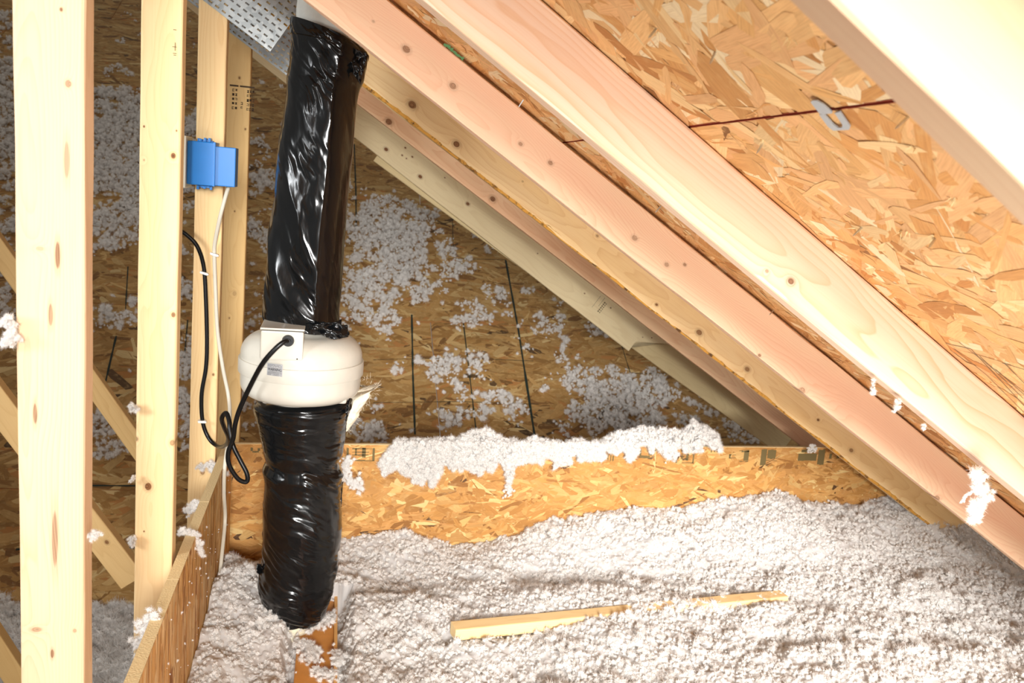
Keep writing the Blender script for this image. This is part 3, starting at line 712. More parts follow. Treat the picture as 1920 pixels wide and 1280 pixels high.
# ------------------------------------------------------------------ fan
fc = PY(566, 679, YD_); fan = thing('inline_fan', 'round creamy white inline exhaust fan between the two black duct pieces', 'fan', tuple(fc - np.array([0, 0, .09])))
M_fan = plain('cream_plastic', srgb(206, 202, 190), .28, spec=.5); M_fan2 = plain('cream_pipe', srgb(226, 218, 192), .35)
def lathe(name, prof, c, mat, parent, seg=96):
    v = []; f = []
    for r, z in prof:
        for k in range(seg): v.append((c[0] + r * math.cos(2 * math.pi * k / seg), c[1] + r * math.sin(2 * math.pi * k / seg), c[2] + z))
    for i in range(len(prof) - 1):
        for k in range(seg): f.append((i * seg + k, i * seg + (k + 1) % seg, (i + 1) * seg + (k + 1) % seg, (i + 1) * seg + k))
    f.append(tuple(range(seg))[::-1]); f.append(tuple((len(prof) - 1) * seg + k for k in range(seg)))
    me = mesh(name, v, f, True); o = link(name, me, mat); m = o.modifiers.new('e', 'EDGE_SPLIT'); m.split_angle = math.radians(35)
    bm = bmesh.new(); bm.from_mesh(me); bmesh.ops.recalc_face_normals(bm, faces=bm.faces); bm.to_mesh(me); bm.free()
    if parent is not None: reroot(o, parent)
    return o
def rnd(r0, z0, r1, z1, n=6, bulge=1):   # quarter-round between two points
    return [(r0 + (r1 - r0) * math.sin(t), z0 + (z1 - z0) * (1 - math.cos(t))) for t in [math.pi / 2 * k / n for k in range(n + 1)]]
lathe('lower_housing', [(.062, -.094), (.064, -.085), (.100, -.079)] + [(.100 + .036 * math.sin(t), -.079 + .032 * (1 - math.cos(t))) for t in [math.pi / 2 * k / 8 for k in range(1, 9)]] + [(.1365, -.018)], fc, M_fan, fan)
lathe('rim_band', [(.134, -.0215), (.1405, -.021), (.1415, -.019), (.1415, .0095), (.1405, .0115), (.134, .012)], fc, M_fan, fan)['label'] = 'raised seam band round the middle'
lathe('upper_housing', [(.1365, .009), (.137, .022)] + [(.137 - .06 * (1 - math.cos(t)), .022 + .050 * math.sin(t)) for t in [math.pi / 2 * k / 10 for k in range(1, 11)]] + [(.062, .078), (.060, .095)], fc, M_fan, fan)
lathe('pipe_collar', [(.056, -.125), (.058, -.124), (.058, -.08), (.05, -.078)], fc, M_fan2, fan)
# bosses under the body
for px in (512, 632):
    b = PY(px, 742, 1.97); o = bmobj('boss', lambda bm: bx(bm, tuple(b - np.array([.022, .03, .012])), tuple(b + np.array([.022, .03, .014])), .007), M_fan, None, True); reroot(o, fan)
# junction box
ja = PY(489, 617, 1.882); jb = PY(570, 617, 1.882); jz = PY(530, 676, 1.882)[2]
o = bmobj('wiring_box', lambda bm: bx(bm, (ja[0], 1.882, jz), (jb[0], 1.99, ja[2] - .002), .004), M_fan, None); reroot(o, fan)
o = bmobj('box_cover', lambda bm: bx(bm, (ja[0] - .0015, 1.8805, ja[2] - .0005), (jb[0] + .0015, 1.988, ja[2] + .004), .0015), M_fan, None); reroot(o, fan)
o = bmobj('cover_seam', lambda bm: bx(bm, (ja[0] + .001, 1.8822, ja[2] - .002), (jb[0] - .001, 1.986, ja[2] - .0004)), plain('seam_dark', srgb(60, 56, 50), .8), None); reroot(o, fan)
M_rub = plain('black_rubber', srgb(9, 10, 11), .35, spec=.4); M_rub2 = M_rub
g = PY(540, 639, 1.88)
def fn(bm):
    m = Matrix.Translation([float(a) for a in g]) @ Matrix.Rotation(math.pi / 2, 4, 'X')
    bmesh.ops.create_cone(bm, cap_ends=True, segments=28, radius1=.0135, radius2=.0115, depth=.008, matrix=m)
    bmesh.ops.create_cone(bm, cap_ends=True, segments=28, radius1=.008, radius2=.006, depth=.02, matrix=m)
o = bmobj('cable_grommet', fn, M_rub, None, False); reroot(o, fan); o['label'] = 'black rubber grommet'
s = PY(557, 673, 1.881); o = bmobj('screw', lambda bm: bmesh.ops.create_uvsphere(bm, u_segments=10, v_segments=8, radius=.0016, matrix=Matrix.Translation([float(a) for a in s])), M_rub, None); reroot(o, fan)
# warning label wrapped on the band
M_lab = plain('silver_label', (.50, .51, .53), .4, .3); Rb = .1420
def onband(px, z):
    # x from pixel on the band's front
    r = ray(px, 690); oo = np.array([0, 0, CZ]); a = r[0] ** 2 + r[1] ** 2; bq = 2 * (r[0] * (0 - fc[0]) + r[1] * (0 - fc[1])); cq = fc[0] ** 2 + fc[1] ** 2 - Rb ** 2
    t = (-bq - math.sqrt(bq * bq - 4 * a * cq)) / (2 * a); return math.atan2(r[1] * t - fc[1], r[0] * t - fc[0])
t0, t1 = onband(501, 0), onband(530, 0)
zc_ = PY(515, 692, 1.89)[2] - .001
def cyl(u_, z, lift): t = t0 + (t1 - t0) * u_; return (fc[0] + (Rb + lift) * math.cos(t), fc[1] + (Rb + lift) * math.sin(t), z)
v = []; f = []
for i in range(13):
    v += [cyl(i / 12, zc_ - .0135, .0003), cyl(i / 12, zc_ + .0135, .0003)]
    if i: f.append((2 * i - 2, 2 * i, 2 * i + 1, 2 * i - 1))
lab = link('warning_label', mesh('warning_label', v, f, True), M_lab); reroot(lab, fan); lab['label'] = 'silver sticker reading WARNING'
cu = bpy.data.curves.new('t', 'FONT'); cu.body = 'WARNING'; cu.size = 1; cu.align_x = 'CENTER'; cu.align_y = 'CENTER'; cu.resolution_u = 2; cu.offset = .012
to = bpy.data.objects.new('t', cu); C.objects.link(to); bpy.context.view_layer.update()
me = bpy.data.meshes.new_from_object(to.evaluated_get(bpy.context.evaluated_depsgraph_get())); bpy.data.objects.remove(to)
xs = [q.co.x for q in me.vertices]; ysz = [q.co.y for q in me.vertices]; mx, Mx = min(xs), max(xs); my, My = min(ysz), max(ysz)
for q in me.vertices: q.co = cyl(.06 + .88 * (q.co.x - mx) / (Mx - mx), zc_ + .0008 + .0062 * ((q.co.y - my) / (My - my) - .5) * 1.1, .0007)
me.update(); o = link('warning_print', me, M_rub); reroot(o, lab)
def fn(bm):
    for zz in (.0105, .0085, .0065, -.0048, -.0066, -.0084, -.0102, -.012):
        for k in range(11):
            if random.random() < .85:
                a_ = .05 + k * .083; q = [cyl(a_, zc_ + zz, .0007), cyl(a_ + .07, zc_ + zz, .0007), cyl(a_ + .07, zc_ + zz + .0007, .0007), cyl(a_, zc_ + zz + .0007, .0007)]
                bm.faces.new([bm.verts.new(p_) for p_ in q])
o = bmobj('fine_print', fn, plain('grey_print', srgb(90, 90, 92), .8), None); reroot(o, lab)

# PVC elbow under the duct
ep = PY(528, 1196, 1.99)
el = tube('drain_elbow', [ep + np.array([.05, .0, .08]), ep + np.array([.035, 0, .03]), ep + np.array([.012, -.004, -.004]), ep + np.array([-.008, -.006, -.03]), ep + np.array([-.01, -.004, -.09])], .031, M_fan2, n=8, seg=28)
tag(el, 'cream plastic pipe elbow peeking out below the lower black duct', 'pipe')

# ------------------------------------------------------------------ blue electrical box on third post
M_blue = plain('blue_plastic', srgb(14, 120, 200), .33, spec=.5); M_ivory = plain('ivory_plastic', srgb(232, 226, 204), .4)
a = PY(354, 263, 2.235); b = PY(402, 350, 2.235); c = PY(440, 352, 2.235)
eb = thing('electrical_box', 'bright blue plastic electrical box with an ivory cover, fixed to the third post', 'box', (float(a[0]), 2.26, float(b[2])))
bpy.context.view_layer.update()
lean = Matrix.Identity(4)
def lb(name, lo, hi, mat, bev=.002, lab=None):
    o = bmobj(name, lambda bm: bx(bm, lo, hi, bev), mat, None); reroot(o, eb)
    if lab: o['label'] = lab
    return o
lb('box_body', (a[0], 2.232, b[2] + .001), (b[0], 2.297, a[2]), M_blue)
lb('side_extension', (b[0] - .001, 2.238, c[2] + .001), (c[0], 2.297, a[2] - .008), M_blue)
lb('body_rib', (b[0] - .004, 2.2295, b[2] + .0005), (b[0] + .001, 2.297, a[2] + .001), M_blue, .001)
lb('front_lip', (a[0] - .002, 2.230, b[2] + .002), (a[0] + .006, 2.298, a[2] - .001), M_blue, .001)
a2 = PY(346, 253, 2.22); b2 = PY(353, 355, 2.22)
lb('cover_plate', (a[0] - .0095, 2.216, b[2] - .008), (a[0] - .003, 2.312, a[2] + .010), M_ivory, .002, 'ivory cover plate')
lb('switch', (a[0] - .015, 2.232, b[2] + .012), (a[0] - .009, 2.296, a[2] - .014), M_ivory, .002, 'ivory rocker standing proud of the cover')
for zz, sg_ in ((a[2], 1), (b[2], -1)):
    def fn(bm):
        for k in range(7):
            x_ = a[0] + .018 + k * .005; h_ = random.uniform(.003, .010)
            bx(bm, (x_, 2.24 + random.uniform(0, .01), min(zz, zz + sg_ * h_)), (x_ + .0058, 2.27, max(zz, zz + sg_ * h_)), .001)
    o = bmobj('mounting_ear', fn, M_blue, None); reroot(o, eb)
# cables
M_wcab = plain('white_cable_sheath', srgb(206, 198, 180), .45)
pts = [PY(429, 348, 2.27), PY(421, 375, 2.262), PY(412, 410, 2.262), PY(403, 455, 2.284), PY(402, 480, 2.288), PY(404, 540, 2.29), PY(408, 620, 2.288), PY(418, 690, 2.285), PY(428, 740, 2.28), PY(431, 780, 2.25)]
pts += [PXp(427, 830, -.246), PXp(421, 880, -.249), PXp(420, 925, -.250), PXp(422, 975, -.249), PXp(415, 1050, -.247), PXp(409, 1120, -.248), PXp(406, 1195, -.25)]
o = tube('white_cable', pts, .0048, M_wcab, n=8, seg=10, flat=.62)
tag(o, 'flat white electrical cable hanging from the blue box down the knee wall', 'cable')
pts = [PY(330, 428, 2.27), PY(350, 440, 2.272), PY(370, 462, 2.275), PY(382, 500, 2.286), PY(386, 560, 2.288), PY(388, 640, 2.288), PY(386, 690, 2.288), PY(378, 740, 2.287), PY(380, 790, 2.286), PY(392, 822, 2.28), PY(410, 837, 2.25), PY(424, 833, 2.16),
       PY(428, 820, 2.1), PY(420, 800, 2.05), PY(416, 784, 2.02), PY(424, 774, 2.0), PY(430, 790, 1.98), PY(431, 806, 1.97), PY(437, 835, 1.96), PY(450, 862, 1.955), PY(463, 888, 1.95), PY(462, 903, 1.95), PY(446, 897, 1.945), PY(430, 872, 1.94), PY(428, 848, 1.935), PY(437, 822, 1.93), PY(441, 795, 1.92), PY(450, 765, 1.91), PY(470, 722, 1.89), PY(492, 682, 1.868), PY(515, 655, 1.862), PY(532, 641, 1.866), PY(541, 639, 1.876)]
o = tube('power_cord', pts, .0052, M_rub, n=8, seg=12)
tag(o, 'black power cord running down the third post, looping, and up into the white fan', 'cord')
M_clip = plain('white_nylon', srgb(244, 242, 236), .5)
for i, (px, py, lb_) in enumerate(((383, 512, 'upper small white clip holding the black cord to the third post'), (402, 477, 'small white clip holding the white cable just below the blue box'), (379, 790, 'lower small white clip holding the black cord to the third post'))):
    p = PY(px, py, 2.282)
    def fn(bm):
        bx(bm, (-.009, -.0065, -.003), (.009, .009, .003), .001); bx(bm, (-.0105, -.003, -.0022), (-.0085, .01, .0022), .0006)
        bmesh.ops.create_cone(bm, cap_ends=True, segments=10, radius1=.002, radius2=.002, depth=.004, matrix=Matrix.Translation((.0095, -.004, 0)) @ Matrix.Rotation(math.pi / 2, 4, 'X'))
    o = bmobj('cable_clip', fn, M_clip); o.location = [float(q) for q in p]; o.rotation_euler = (0, .25 if i != 2 else 0, 0)
    tag(o, lb_, 'clip', 'cable clips on the third post')

# H-clip across the red seam
p, _ = roof_hit(1560, 205)
M_clipm = plain('zinc_clip', (.5, .57, .63), .4, .4)
hc = thing('panel_clip', 'grey metal clip bridging the red seam between two roof panels', 'clip', tuple(p))
def onroof(px, py, off=.002): q, _ = roof_hit(px, py); return q + RN * off
def ribbon(name, pts, off, th=.0012):
    P_ = [onroof(*q, off) for q in pts]; Q = [q + RN * th for q in P_]; n = len(P_)
    f = [tuple(range(n, 2 * n)), tuple(range(n))[::-1]] + [(i, (i + 1) % n, n + (i + 1) % n, n + i) for i in range(n)]
    o = link(name, mesh(name, P_ + Q, f), M_clipm); 
    me = o.data; bm = bmesh.new(); bm.from_mesh(me); bmesh.ops.recalc_face_normals(bm, faces=bm.faces); bm.to_mesh(me); bm.free()
    reroot(o, hc); return o
ribbon('upper_tab', [(1526, 183), (1530, 180), (1538, 180), (1549, 186), (1566, 201), (1566, 204), (1549, 206), (1543, 205)], .004)
# U shaped tab made of a ring (quads)
outer = [(1542, 208), (1548, 205), (1551, 206), (1570, 203), (1580, 201), (1590, 217), (1600, 230), (1597, 235), (1587, 238), (1568, 238), (1560, 232)]
outer = [(1541, 208), (1551, 206), (1572, 204), (1580, 202), (1599, 230), (1597, 236), (1568, 238), (1558, 231)]
inner = [(1551, 208), (1553, 208), (1569, 206), (1571, 206), (1585, 227), (1584, 232), (1577, 233), (1567, 226)]
Po = [onroof(*q, .003) for q in outer]; Pi = [onroof(*q, .003) for q in inner]; n = 8
V_ = Po + Pi + [q + RN * .0014 for q in Po] + [q + RN * .0014 for q in Pi]; f = []
for i in range(n):
    j = (i + 1) % n
    if i in (1,): continue
    f += [(2 * n + i, 2 * n + j, 3 * n + j, 3 * n + i), (i, j, 2 * n + j, 2 * n + i), (n + j, n + i, 3 * n + i, 3 * n + j)]
o = link('loop_tab', mesh('loop_tab', V_, f), M_clipm); reroot(o, hc)

# ------------------------------------------------------------------ joist and scrap board on the floor
yj0, yj1 = 1.2, 2.44; zj = CZ - 1.10
a = PZ(552, 1262, zj); b = PZ(632, 1262, zj)
M_lvl = plain('glued_timber', srgb(206, 140, 66), .6, bump=(40, .2, .001))
jo = thing('floor_joist', 'orange-brown joist top running back under the lower black duct', 'joist', (float((a[0] + b[0]) / 2), 1.8, zj - .24))
o = bmobj('joist_web', lambda bm: bx(bm, (a[0], yj0, zj - .24), (b[0] - .008, yj1, zj), .002), M_lvl, None); reroot(o, jo)
o = bmobj('side_strip', lambda bm: bx(bm, (b[0] - .008, yj0, zj - .05), (b[0], yj1, zj + .012), .001), plain('pale_strip', srgb(224, 170, 100), .6), None); reroot(o, jo); o['label'] = 'thin pale strip along the right edge'
zs = CZ - 1.018
p0 = PZ(850, 1172, zs); p1 = PZ(1470, 1112, zs)
sb = board('scrap_board', p0, p1, (0, 1, 0), .042, .03, wood('scrap_wood', base=srgb(246, 216, 160), dark=srgb(216, 166, 104), freq=260, ring=.4, seed=31), ndir=(0, 0, 1), seed=31)
tag(sb, 'long narrow pale board half buried in the white insulation on the floor', 'board')

# ------------------------------------------------------------------ insulation
def fluffmat(name, a, b):
    t = NT(name); tc = t.new('ShaderNodeTexCoord'); g = t.new('ShaderNodeNewGeometry')
    n = t.noise(g.outputs['Position'], 60, 4, .65); n2 = t.noise(g.outputs['Position'], 7, 2)
    c = t.mix(n2, a, b); t.put(t.bsdf.inputs['Base Color'], c); t.bsdf.inputs['Roughness'].default_value = 1; t.bsdf.inputs['Specular IOR Level'].default_value = .05
    t.bump(t.noise(g.outputs['Position'], 400, 3, .7), .3, .002)
    tr = t.new('ShaderNodeBsdfTranslucent'); t.put(tr.inputs[0], c); mx = t.new('ShaderNodeMixShader'); mx.inputs[0].default_value = .5
    out = t.n['Material Output']; t.t.links.new(t.bsdf.outputs[0], mx.inputs[1]); t.t.links.new(tr.outputs[0], mx.inputs[2]); t.t.links.new(mx.outputs[0], out.inputs[0])
    return t.m
M_fl = fluffmat('white_insulation', srgb(255, 254, 252), srgb(252, 249, 246))
def fluff_tree():
    g = bpy.data.node_groups.new('insulation_tufts', 'GeometryNodeTree')
    g.interface.new_socket('Geometry', in_out='INPUT', socket_type='NodeSocketGeometry'); g.interface.new_socket('Geometry', in_out='OUTPUT', socket_type='NodeSocketGeometry')
    N = g.nodes; Lk = g.links.new; gi = N.new('NodeGroupInput'); go = N.new('NodeGroupOutput')
    jv = N.new('GeometryNodeJoinGeometry')
    for k in range(6):
        ico = N.new('GeometryNodeMeshIcoSphere'); ico.inputs['Radius'].default_value = .8; ico.inputs['Subdivisions'].default_value = 3
        pos = N.new('GeometryNodeInputPosition'); add = N.new('ShaderNodeVectorMath'); add.operation = 'ADD'; add.inputs[1].default_value = (k * 13.1, k * 7.7, k * 3.3); Lk(pos.outputs[0], add.inputs[0])
        def noi(sc, det):
            n = N.new('ShaderNodeTexNoise'); n.inputs['Scale'].default_value = sc; n.inputs['Detail'].default_value = det; n.inputs['Roughness'].default_value = .6; Lk(add.outputs[0], n.inputs['Vector']); return n
        n1 = noi(1.3, 2); n2 = noi(3.4, 3)
        def ma(op, a, b):
            m = N.new('ShaderNodeMath'); m.operation = op
            for i, q in enumerate((a, b)):
                if isinstance(q, (int, float)): m.inputs[i].default_value = q
                else: Lk(q, m.inputs[i])
            return m.outputs[0]
        h = ma('ADD', ma('MULTIPLY', ma('SUBTRACT', n1.outputs['Fac'], .5), 2.6), ma('MULTIPLY', ma('SUBTRACT', n2.outputs['Fac'], .5), 2.0))
        h = ma('MAXIMUM', h, -.75)
        nrm = N.new('GeometryNodeInputNormal'); vs = N.new('ShaderNodeVectorMath'); vs.operation = 'SCALE'; Lk(nrm.outputs[0], vs.inputs[0]); Lk(h, vs.inputs['Scale'])
        sp = N.new('GeometryNodeSetPosition'); Lk(ico.outputs['Mesh'], sp.inputs['Geometry']); Lk(vs.outputs[0], sp.inputs['Offset'])
        dp = N.new('GeometryNodeDistributePointsOnFaces'); Lk(sp.outputs[0], dp.inputs['Mesh']); dp.inputs['Density'].default_value = 9.0; dp.inputs['Seed'].default_value = k
        cone = N.new('GeometryNodeMeshCone'); cone.inputs['Vertices'].default_value = 3; cone.inputs['Radius Top'].default_value = .01; cone.inputs['Radius Bottom'].default_value = .045; cone.inputs['Depth'].default_value = 1.5
        cone.fill_type = 'NONE'
        ip = N.new('GeometryNodeInstanceOnPoints'); Lk(dp.outputs['Points'], ip.inputs['Points']); Lk(cone.outputs['Mesh'], ip.inputs['Instance'])
        rr = N.new('FunctionNodeRandomValue'); rr.data_type = 'FLOAT_VECTOR'; rr.inputs[0].default_value = (-.9, -.9, 0); rr.inputs[1].default_value = (.9, .9, 6)
        rot = N.new('FunctionNodeRotateRotation'); e2 = N.new('FunctionNodeEulerToRotation'); Lk(rr.outputs[0], e2.inputs[0])
        Lk(dp.outputs['Rotation'], rot.inputs[0]); Lk(e2.outputs[0], rot.inputs[1]); rot.rotation_space = 'LOCAL'; Lk(rot.outputs[0], ip.inputs['Rotation'])
        rs = N.new('FunctionNodeRandomValue'); rs.data_type = 'FLOAT'; rs.inputs[2].default_value = .35; rs.inputs[3].default_value = 1.1; Lk(rs.outputs[1], ip.inputs['Scale'])
        rl = N.new('GeometryNodeRealizeInstances'); Lk(ip.outputs[0], rl.inputs[0])
        j = N.new('GeometryNodeJoinGeometry'); Lk(rl.outputs[0], j.inputs[0]); Lk(sp.outputs[0], j.inputs[0])
        sm = N.new('GeometryNodeSetMaterial'); sm.inputs['Material'].default_value = M_fl; Lk(j.outputs[0], sm.inputs[0])
        ti = N.new('GeometryNodeGeometryToInstance'); Lk(sm.outputs[0], ti.inputs[0]); Lk(ti.outputs[0], jv.inputs[0])
    def named(nm, tp):
        a = N.new('GeometryNodeInputNamedAttribute'); a.data_type = tp; a.inputs['Name'].default_value = nm; return a.outputs['Attribute']
    sc = named('sc', 'FLOAT'); scv = named('scv', 'FLOAT_VECTOR'); rt = named('rot', 'FLOAT_VECTOR'); cmp_ = N.new('FunctionNodeCompare'); cmp_.data_type = 'FLOAT'; cmp_.operation = 'GREATER_THAN'; Lk(sc, cmp_.inputs[0]); cmp_.inputs[1].default_value = 1e-6
    er = N.new('FunctionNodeEulerToRotation'); Lk(rt, er.inputs[0])
    cs = N.new('ShaderNodeCombineXYZ')
    iop = N.new('GeometryNodeInstanceOnPoints'); Lk(gi.outputs[0], iop.inputs['Points']); Lk(cmp_.outputs[0], iop.inputs['Selection']); Lk(jv.outputs[0], iop.inputs['Instance']); iop.inputs['Pick Instance'].default_value = True
    Lk(er.outputs[0], iop.inputs['Rotation']); Lk(scv, iop.inputs['Scale'])
    jj = N.new('GeometryNodeJoinGeometry'); Lk(iop.outputs[0], jj.inputs[0]); Lk(gi.outputs[0], jj.inputs[0]); Lk(jj.outputs[0], go.inputs[0])
    return g
GT = fluff_tree()
def fluff(name, pts, sc, base=None):
    """points that carry tufts, plus an optional base surface (verts, faces)"""
    pts = np.asarray(pts, float); n = len(pts); bv, bf = base if base is not None else (np.zeros((0, 3)), [])
    allv = np.concatenate([bv, pts]); me = mesh(name, allv, bf, True)
    s = np.concatenate([np.zeros(len(bv)), np.broadcast_to(sc, (n,))]); a = me.attributes.new('sc', 'FLOAT', 'POINT'); a.data.foreach_set('value', s.astype('f'))
    r = me.attributes.new('rot', 'FLOAT_VECTOR', 'POINT'); r.data.foreach_set('vector', (rng.random((len(allv), 3)) * 6.28).astype('f').reshape(-1))
    q = me.attributes.new('scv', 'FLOAT_VECTOR', 'POINT'); q.data.foreach_set('vector', (s[:, None] * rng.uniform(.55, 1.35, (len(allv), 3))).astype('f').reshape(-1))
    o = link(name, me, M_fl); m = o.modifiers.new('tufts', 'NODES'); m.node_group = GT; return o

# floor insulation, right of the left knee wall
bp = [(430, 1000), (640, 1018), (700, 1012), (760, 1005), (850, 1012), (905, 1008), (960, 1000), (1010, 985), (1100, 968), (1160, 955), (1200, 950), (1280, 955), (1330, 938), (1420, 932), (1600, 940), (1700, 925)]
bpw = np.array([PY(x, y, 2.44) for x, y in bp])
def Hfl(X, Y):
    zb = np.interp(X, bpw[:, 0], bpw[:, 2]); zn = CZ - 1.05 + .03 * np.clip(X / 1.5, 0, 1)
    k = np.clip((Y - 2.12) / .3, 0, 1); k = k * k * (3 - 2 * k)
    z = zn + (zb - zn) * k
    z = z - .034 * np.exp(-((X - .25) / .38) ** 2 - ((Y - 2.20) / .13) ** 2) - .02 * np.exp(-((X - .95) / .35) ** 2 - ((Y - 2.17) / .1) ** 2)
    z = z + .006 * np.exp(-((X - .25) / .4) ** 2 - ((Y - 1.98) / .07) ** 2)
    z = z - .05 * np.exp(-((X + .14) / .09) ** 2 - ((Y - 1.72) / .22) ** 2) + .05 * np.exp(-((X + .2) / .07) ** 2 - ((Y - 2.12) / .14) ** 2)
    z = z - .10 * np.exp(-((X + .2) / .10) ** 2 - ((Y - 2.42) / .10) ** 2)
    # keep the joist top and the scrap board clear
    jd = np.clip(1 - np.abs(X - (a[0] + b[0]) / 2) / .085, 0, 1) * (Y < 2.14); z = z - .085 * np.clip(jd * 3, 0, 1)
    dv = p1 - p0; tt = ((X - p0[0]) * dv[0] + (Y - p0[1]) * dv[1]) / (dv[0] ** 2 + dv[1] ** 2)
    dist = np.hypot(X - p0[0] - tt * dv[0], Y - p0[1] - tt * dv[1]); sup = np.clip(1 - dist / .035, 0, 1) * (tt > -.03) * (tt < .5)
    z = z - .03 * sup
    return z + .030 * fbm(X * 5, Y * 5, 0, 3, 5) + .016 * fbm(X * 19, Y * 19, 0, 4, 9)
nx, ny = 760, 360; gx = np.concatenate([np.linspace(-.252, 2.1, nx - 10), np.linspace(2.11, 2.24, 10)]); gy = np.concatenate([np.linspace(-2.2, 1.2, 20), np.linspace(1.21, 2.447, ny - 20)]); GX, GY = np.meshgrid(gx, gy); GZ = Hfl(GX, GY) - .003 + .007 * fbm(GX * 55, GY * 55, 0, 3, 71) + .004 * np.abs(fbm(GX * 110, GY * 110, 0, 2, 73)); GX = GX + .004 * fbm(GX * 70, GY * 70, 3, 2, 74) * (GX > -.24); GY = np.minimum(GY + .004 * fbm(GX * 70, GY * 70, 7, 2, 75), 2.448)
bv = np.stack([GX, GY, GZ], -1).reshape(-1, 3); idx = np.arange(nx * ny).reshape(ny, nx)
bf = np.stack([idx[:-1, :-1], idx[:-1, 1:], idx[1:, 1:], idx[1:, :-1]], -1).reshape(-1, 4).tolist()
N_ = 44000
X = rng.uniform(-.245, 2.22, N_); Y = rng.uniform(1.15, 2.44, N_)
px_, py_ = proj(np.stack([X, Y, Hfl(X, Y)], -1)); keep = (px_ > 330) & (px_ < 2050) & (py_ < 1420)
# leave joist top mostly bare
jx = (X > a[0] - .004) & (X < b[0] + .004) & (Y < 2.12); keep &= ~(jx & (rng.random(N_) < .97))
dv = p1 - p0; tt = ((X - p0[0]) * dv[0] + (Y - p0[1]) * dv[1]) / (dv[0] ** 2 + dv[1] ** 2); dist = np.hypot(X - p0[0] - tt * dv[0], Y - p0[1] - tt * dv[1])
keep &= ~((dist < .027) & (tt > -.02) & (tt < .52) & (fbm(X * 14, Y * 14, 0, 2, 33) < .25))
X, Y = X[keep], Y[keep]; cl = fbm(X * 16, Y * 16, 0, 3, 77)
Z = Hfl(X, Y) + np.maximum(cl - .1, 0) * .02 + .004 * np.maximum(fbm(X * 48, Y * 48, 0, 2, 61), 0) + rng.uniform(-.004, .003, len(X)); S = .0022 + .0042 * rng.random(len(X)) ** 2 * (1 + .8 * np.clip(cl, -.5, 1))
inj = (X > a[0] - .004) & (X < b[0] + .004) & (Y < 2.12); Z[inj] = zj + .012
o = fluff('loose_insulation', np.stack([X, Y, Z], -1), S, (bv, bf)); tag(o, 'thick white blown-in insulation covering the floor in front of the knee wall', 'insulation', kind='stuff')

# heap of insulation lying along the top of the back wall
top = [(705, 880), (720, 850), (745, 822), (780, 818), (815, 820), (850, 815), (880, 805), (915, 800), (950, 815), (975, 825), (1000, 812), (1030, 818), (1060, 822), (1090, 820), (1120, 820), (1145, 812), (1180, 800), (1220, 795), (1250, 802), (1280, 800), (1300, 785), (1320, 788), (1345, 805), (1350, 835)]
bot = [(705, 890), (720, 895), (745, 880), (765, 905), (790, 912), (812, 918), (830, 885), (850, 900), (870, 880), (900, 895), (940, 880), (955, 925), (965, 875), (1000, 868), (1040, 880), (1080, 868), (1130, 865), (1145, 850), (1180, 870), (1200, 848), (1230, 855), (1255, 878), (1275, 852), (1300, 850), (1330, 850), (1350, 838)]
tx, ty = zip(*top); bx_, by_ = zip(*bot)
pts = []; S = []
for k in range(19000):
    x = rng.uniform(700, 1352); t_ = np.interp(x, tx, ty) + 6 + 9 * float(fbm(x * .05, 8.8, 0, 3)); b_ = np.interp(x, bx_, by_); e = 12 * float(vnoise(x * .06, 3)) 
    y = t_ + (b_ - 4 - t_) * rng.random()
    if y > b_ - 18 and float(vnoise(x * .09, y * .05, 2)) > .2: continue
    hgt = (y - t_) / max(8, (b_ - t_)); wy = 2.452
    p = PY(x, y, 2.44)
    if p[2] > WZ + .008 + .0185 * (p[0] + .27):
        yy = 2.445 + rng.uniform(-.045, .05) * min(1, .3 + hgt * 2)
    else: yy = 2.44 - .003 - rng.random() * .03 * (1 - .6 * max(0, hgt - .5) * 2)
    pts.append(PY(x, y, yy)); S.append(.0018 + .0052 * rng.random() ** 3)
o = fluff('insulation_heap', pts, np.array(S)); tag(o, 'ragged white heap of insulation lying along the top of the back knee wall and hanging over it', 'insulation', kind='stuff')

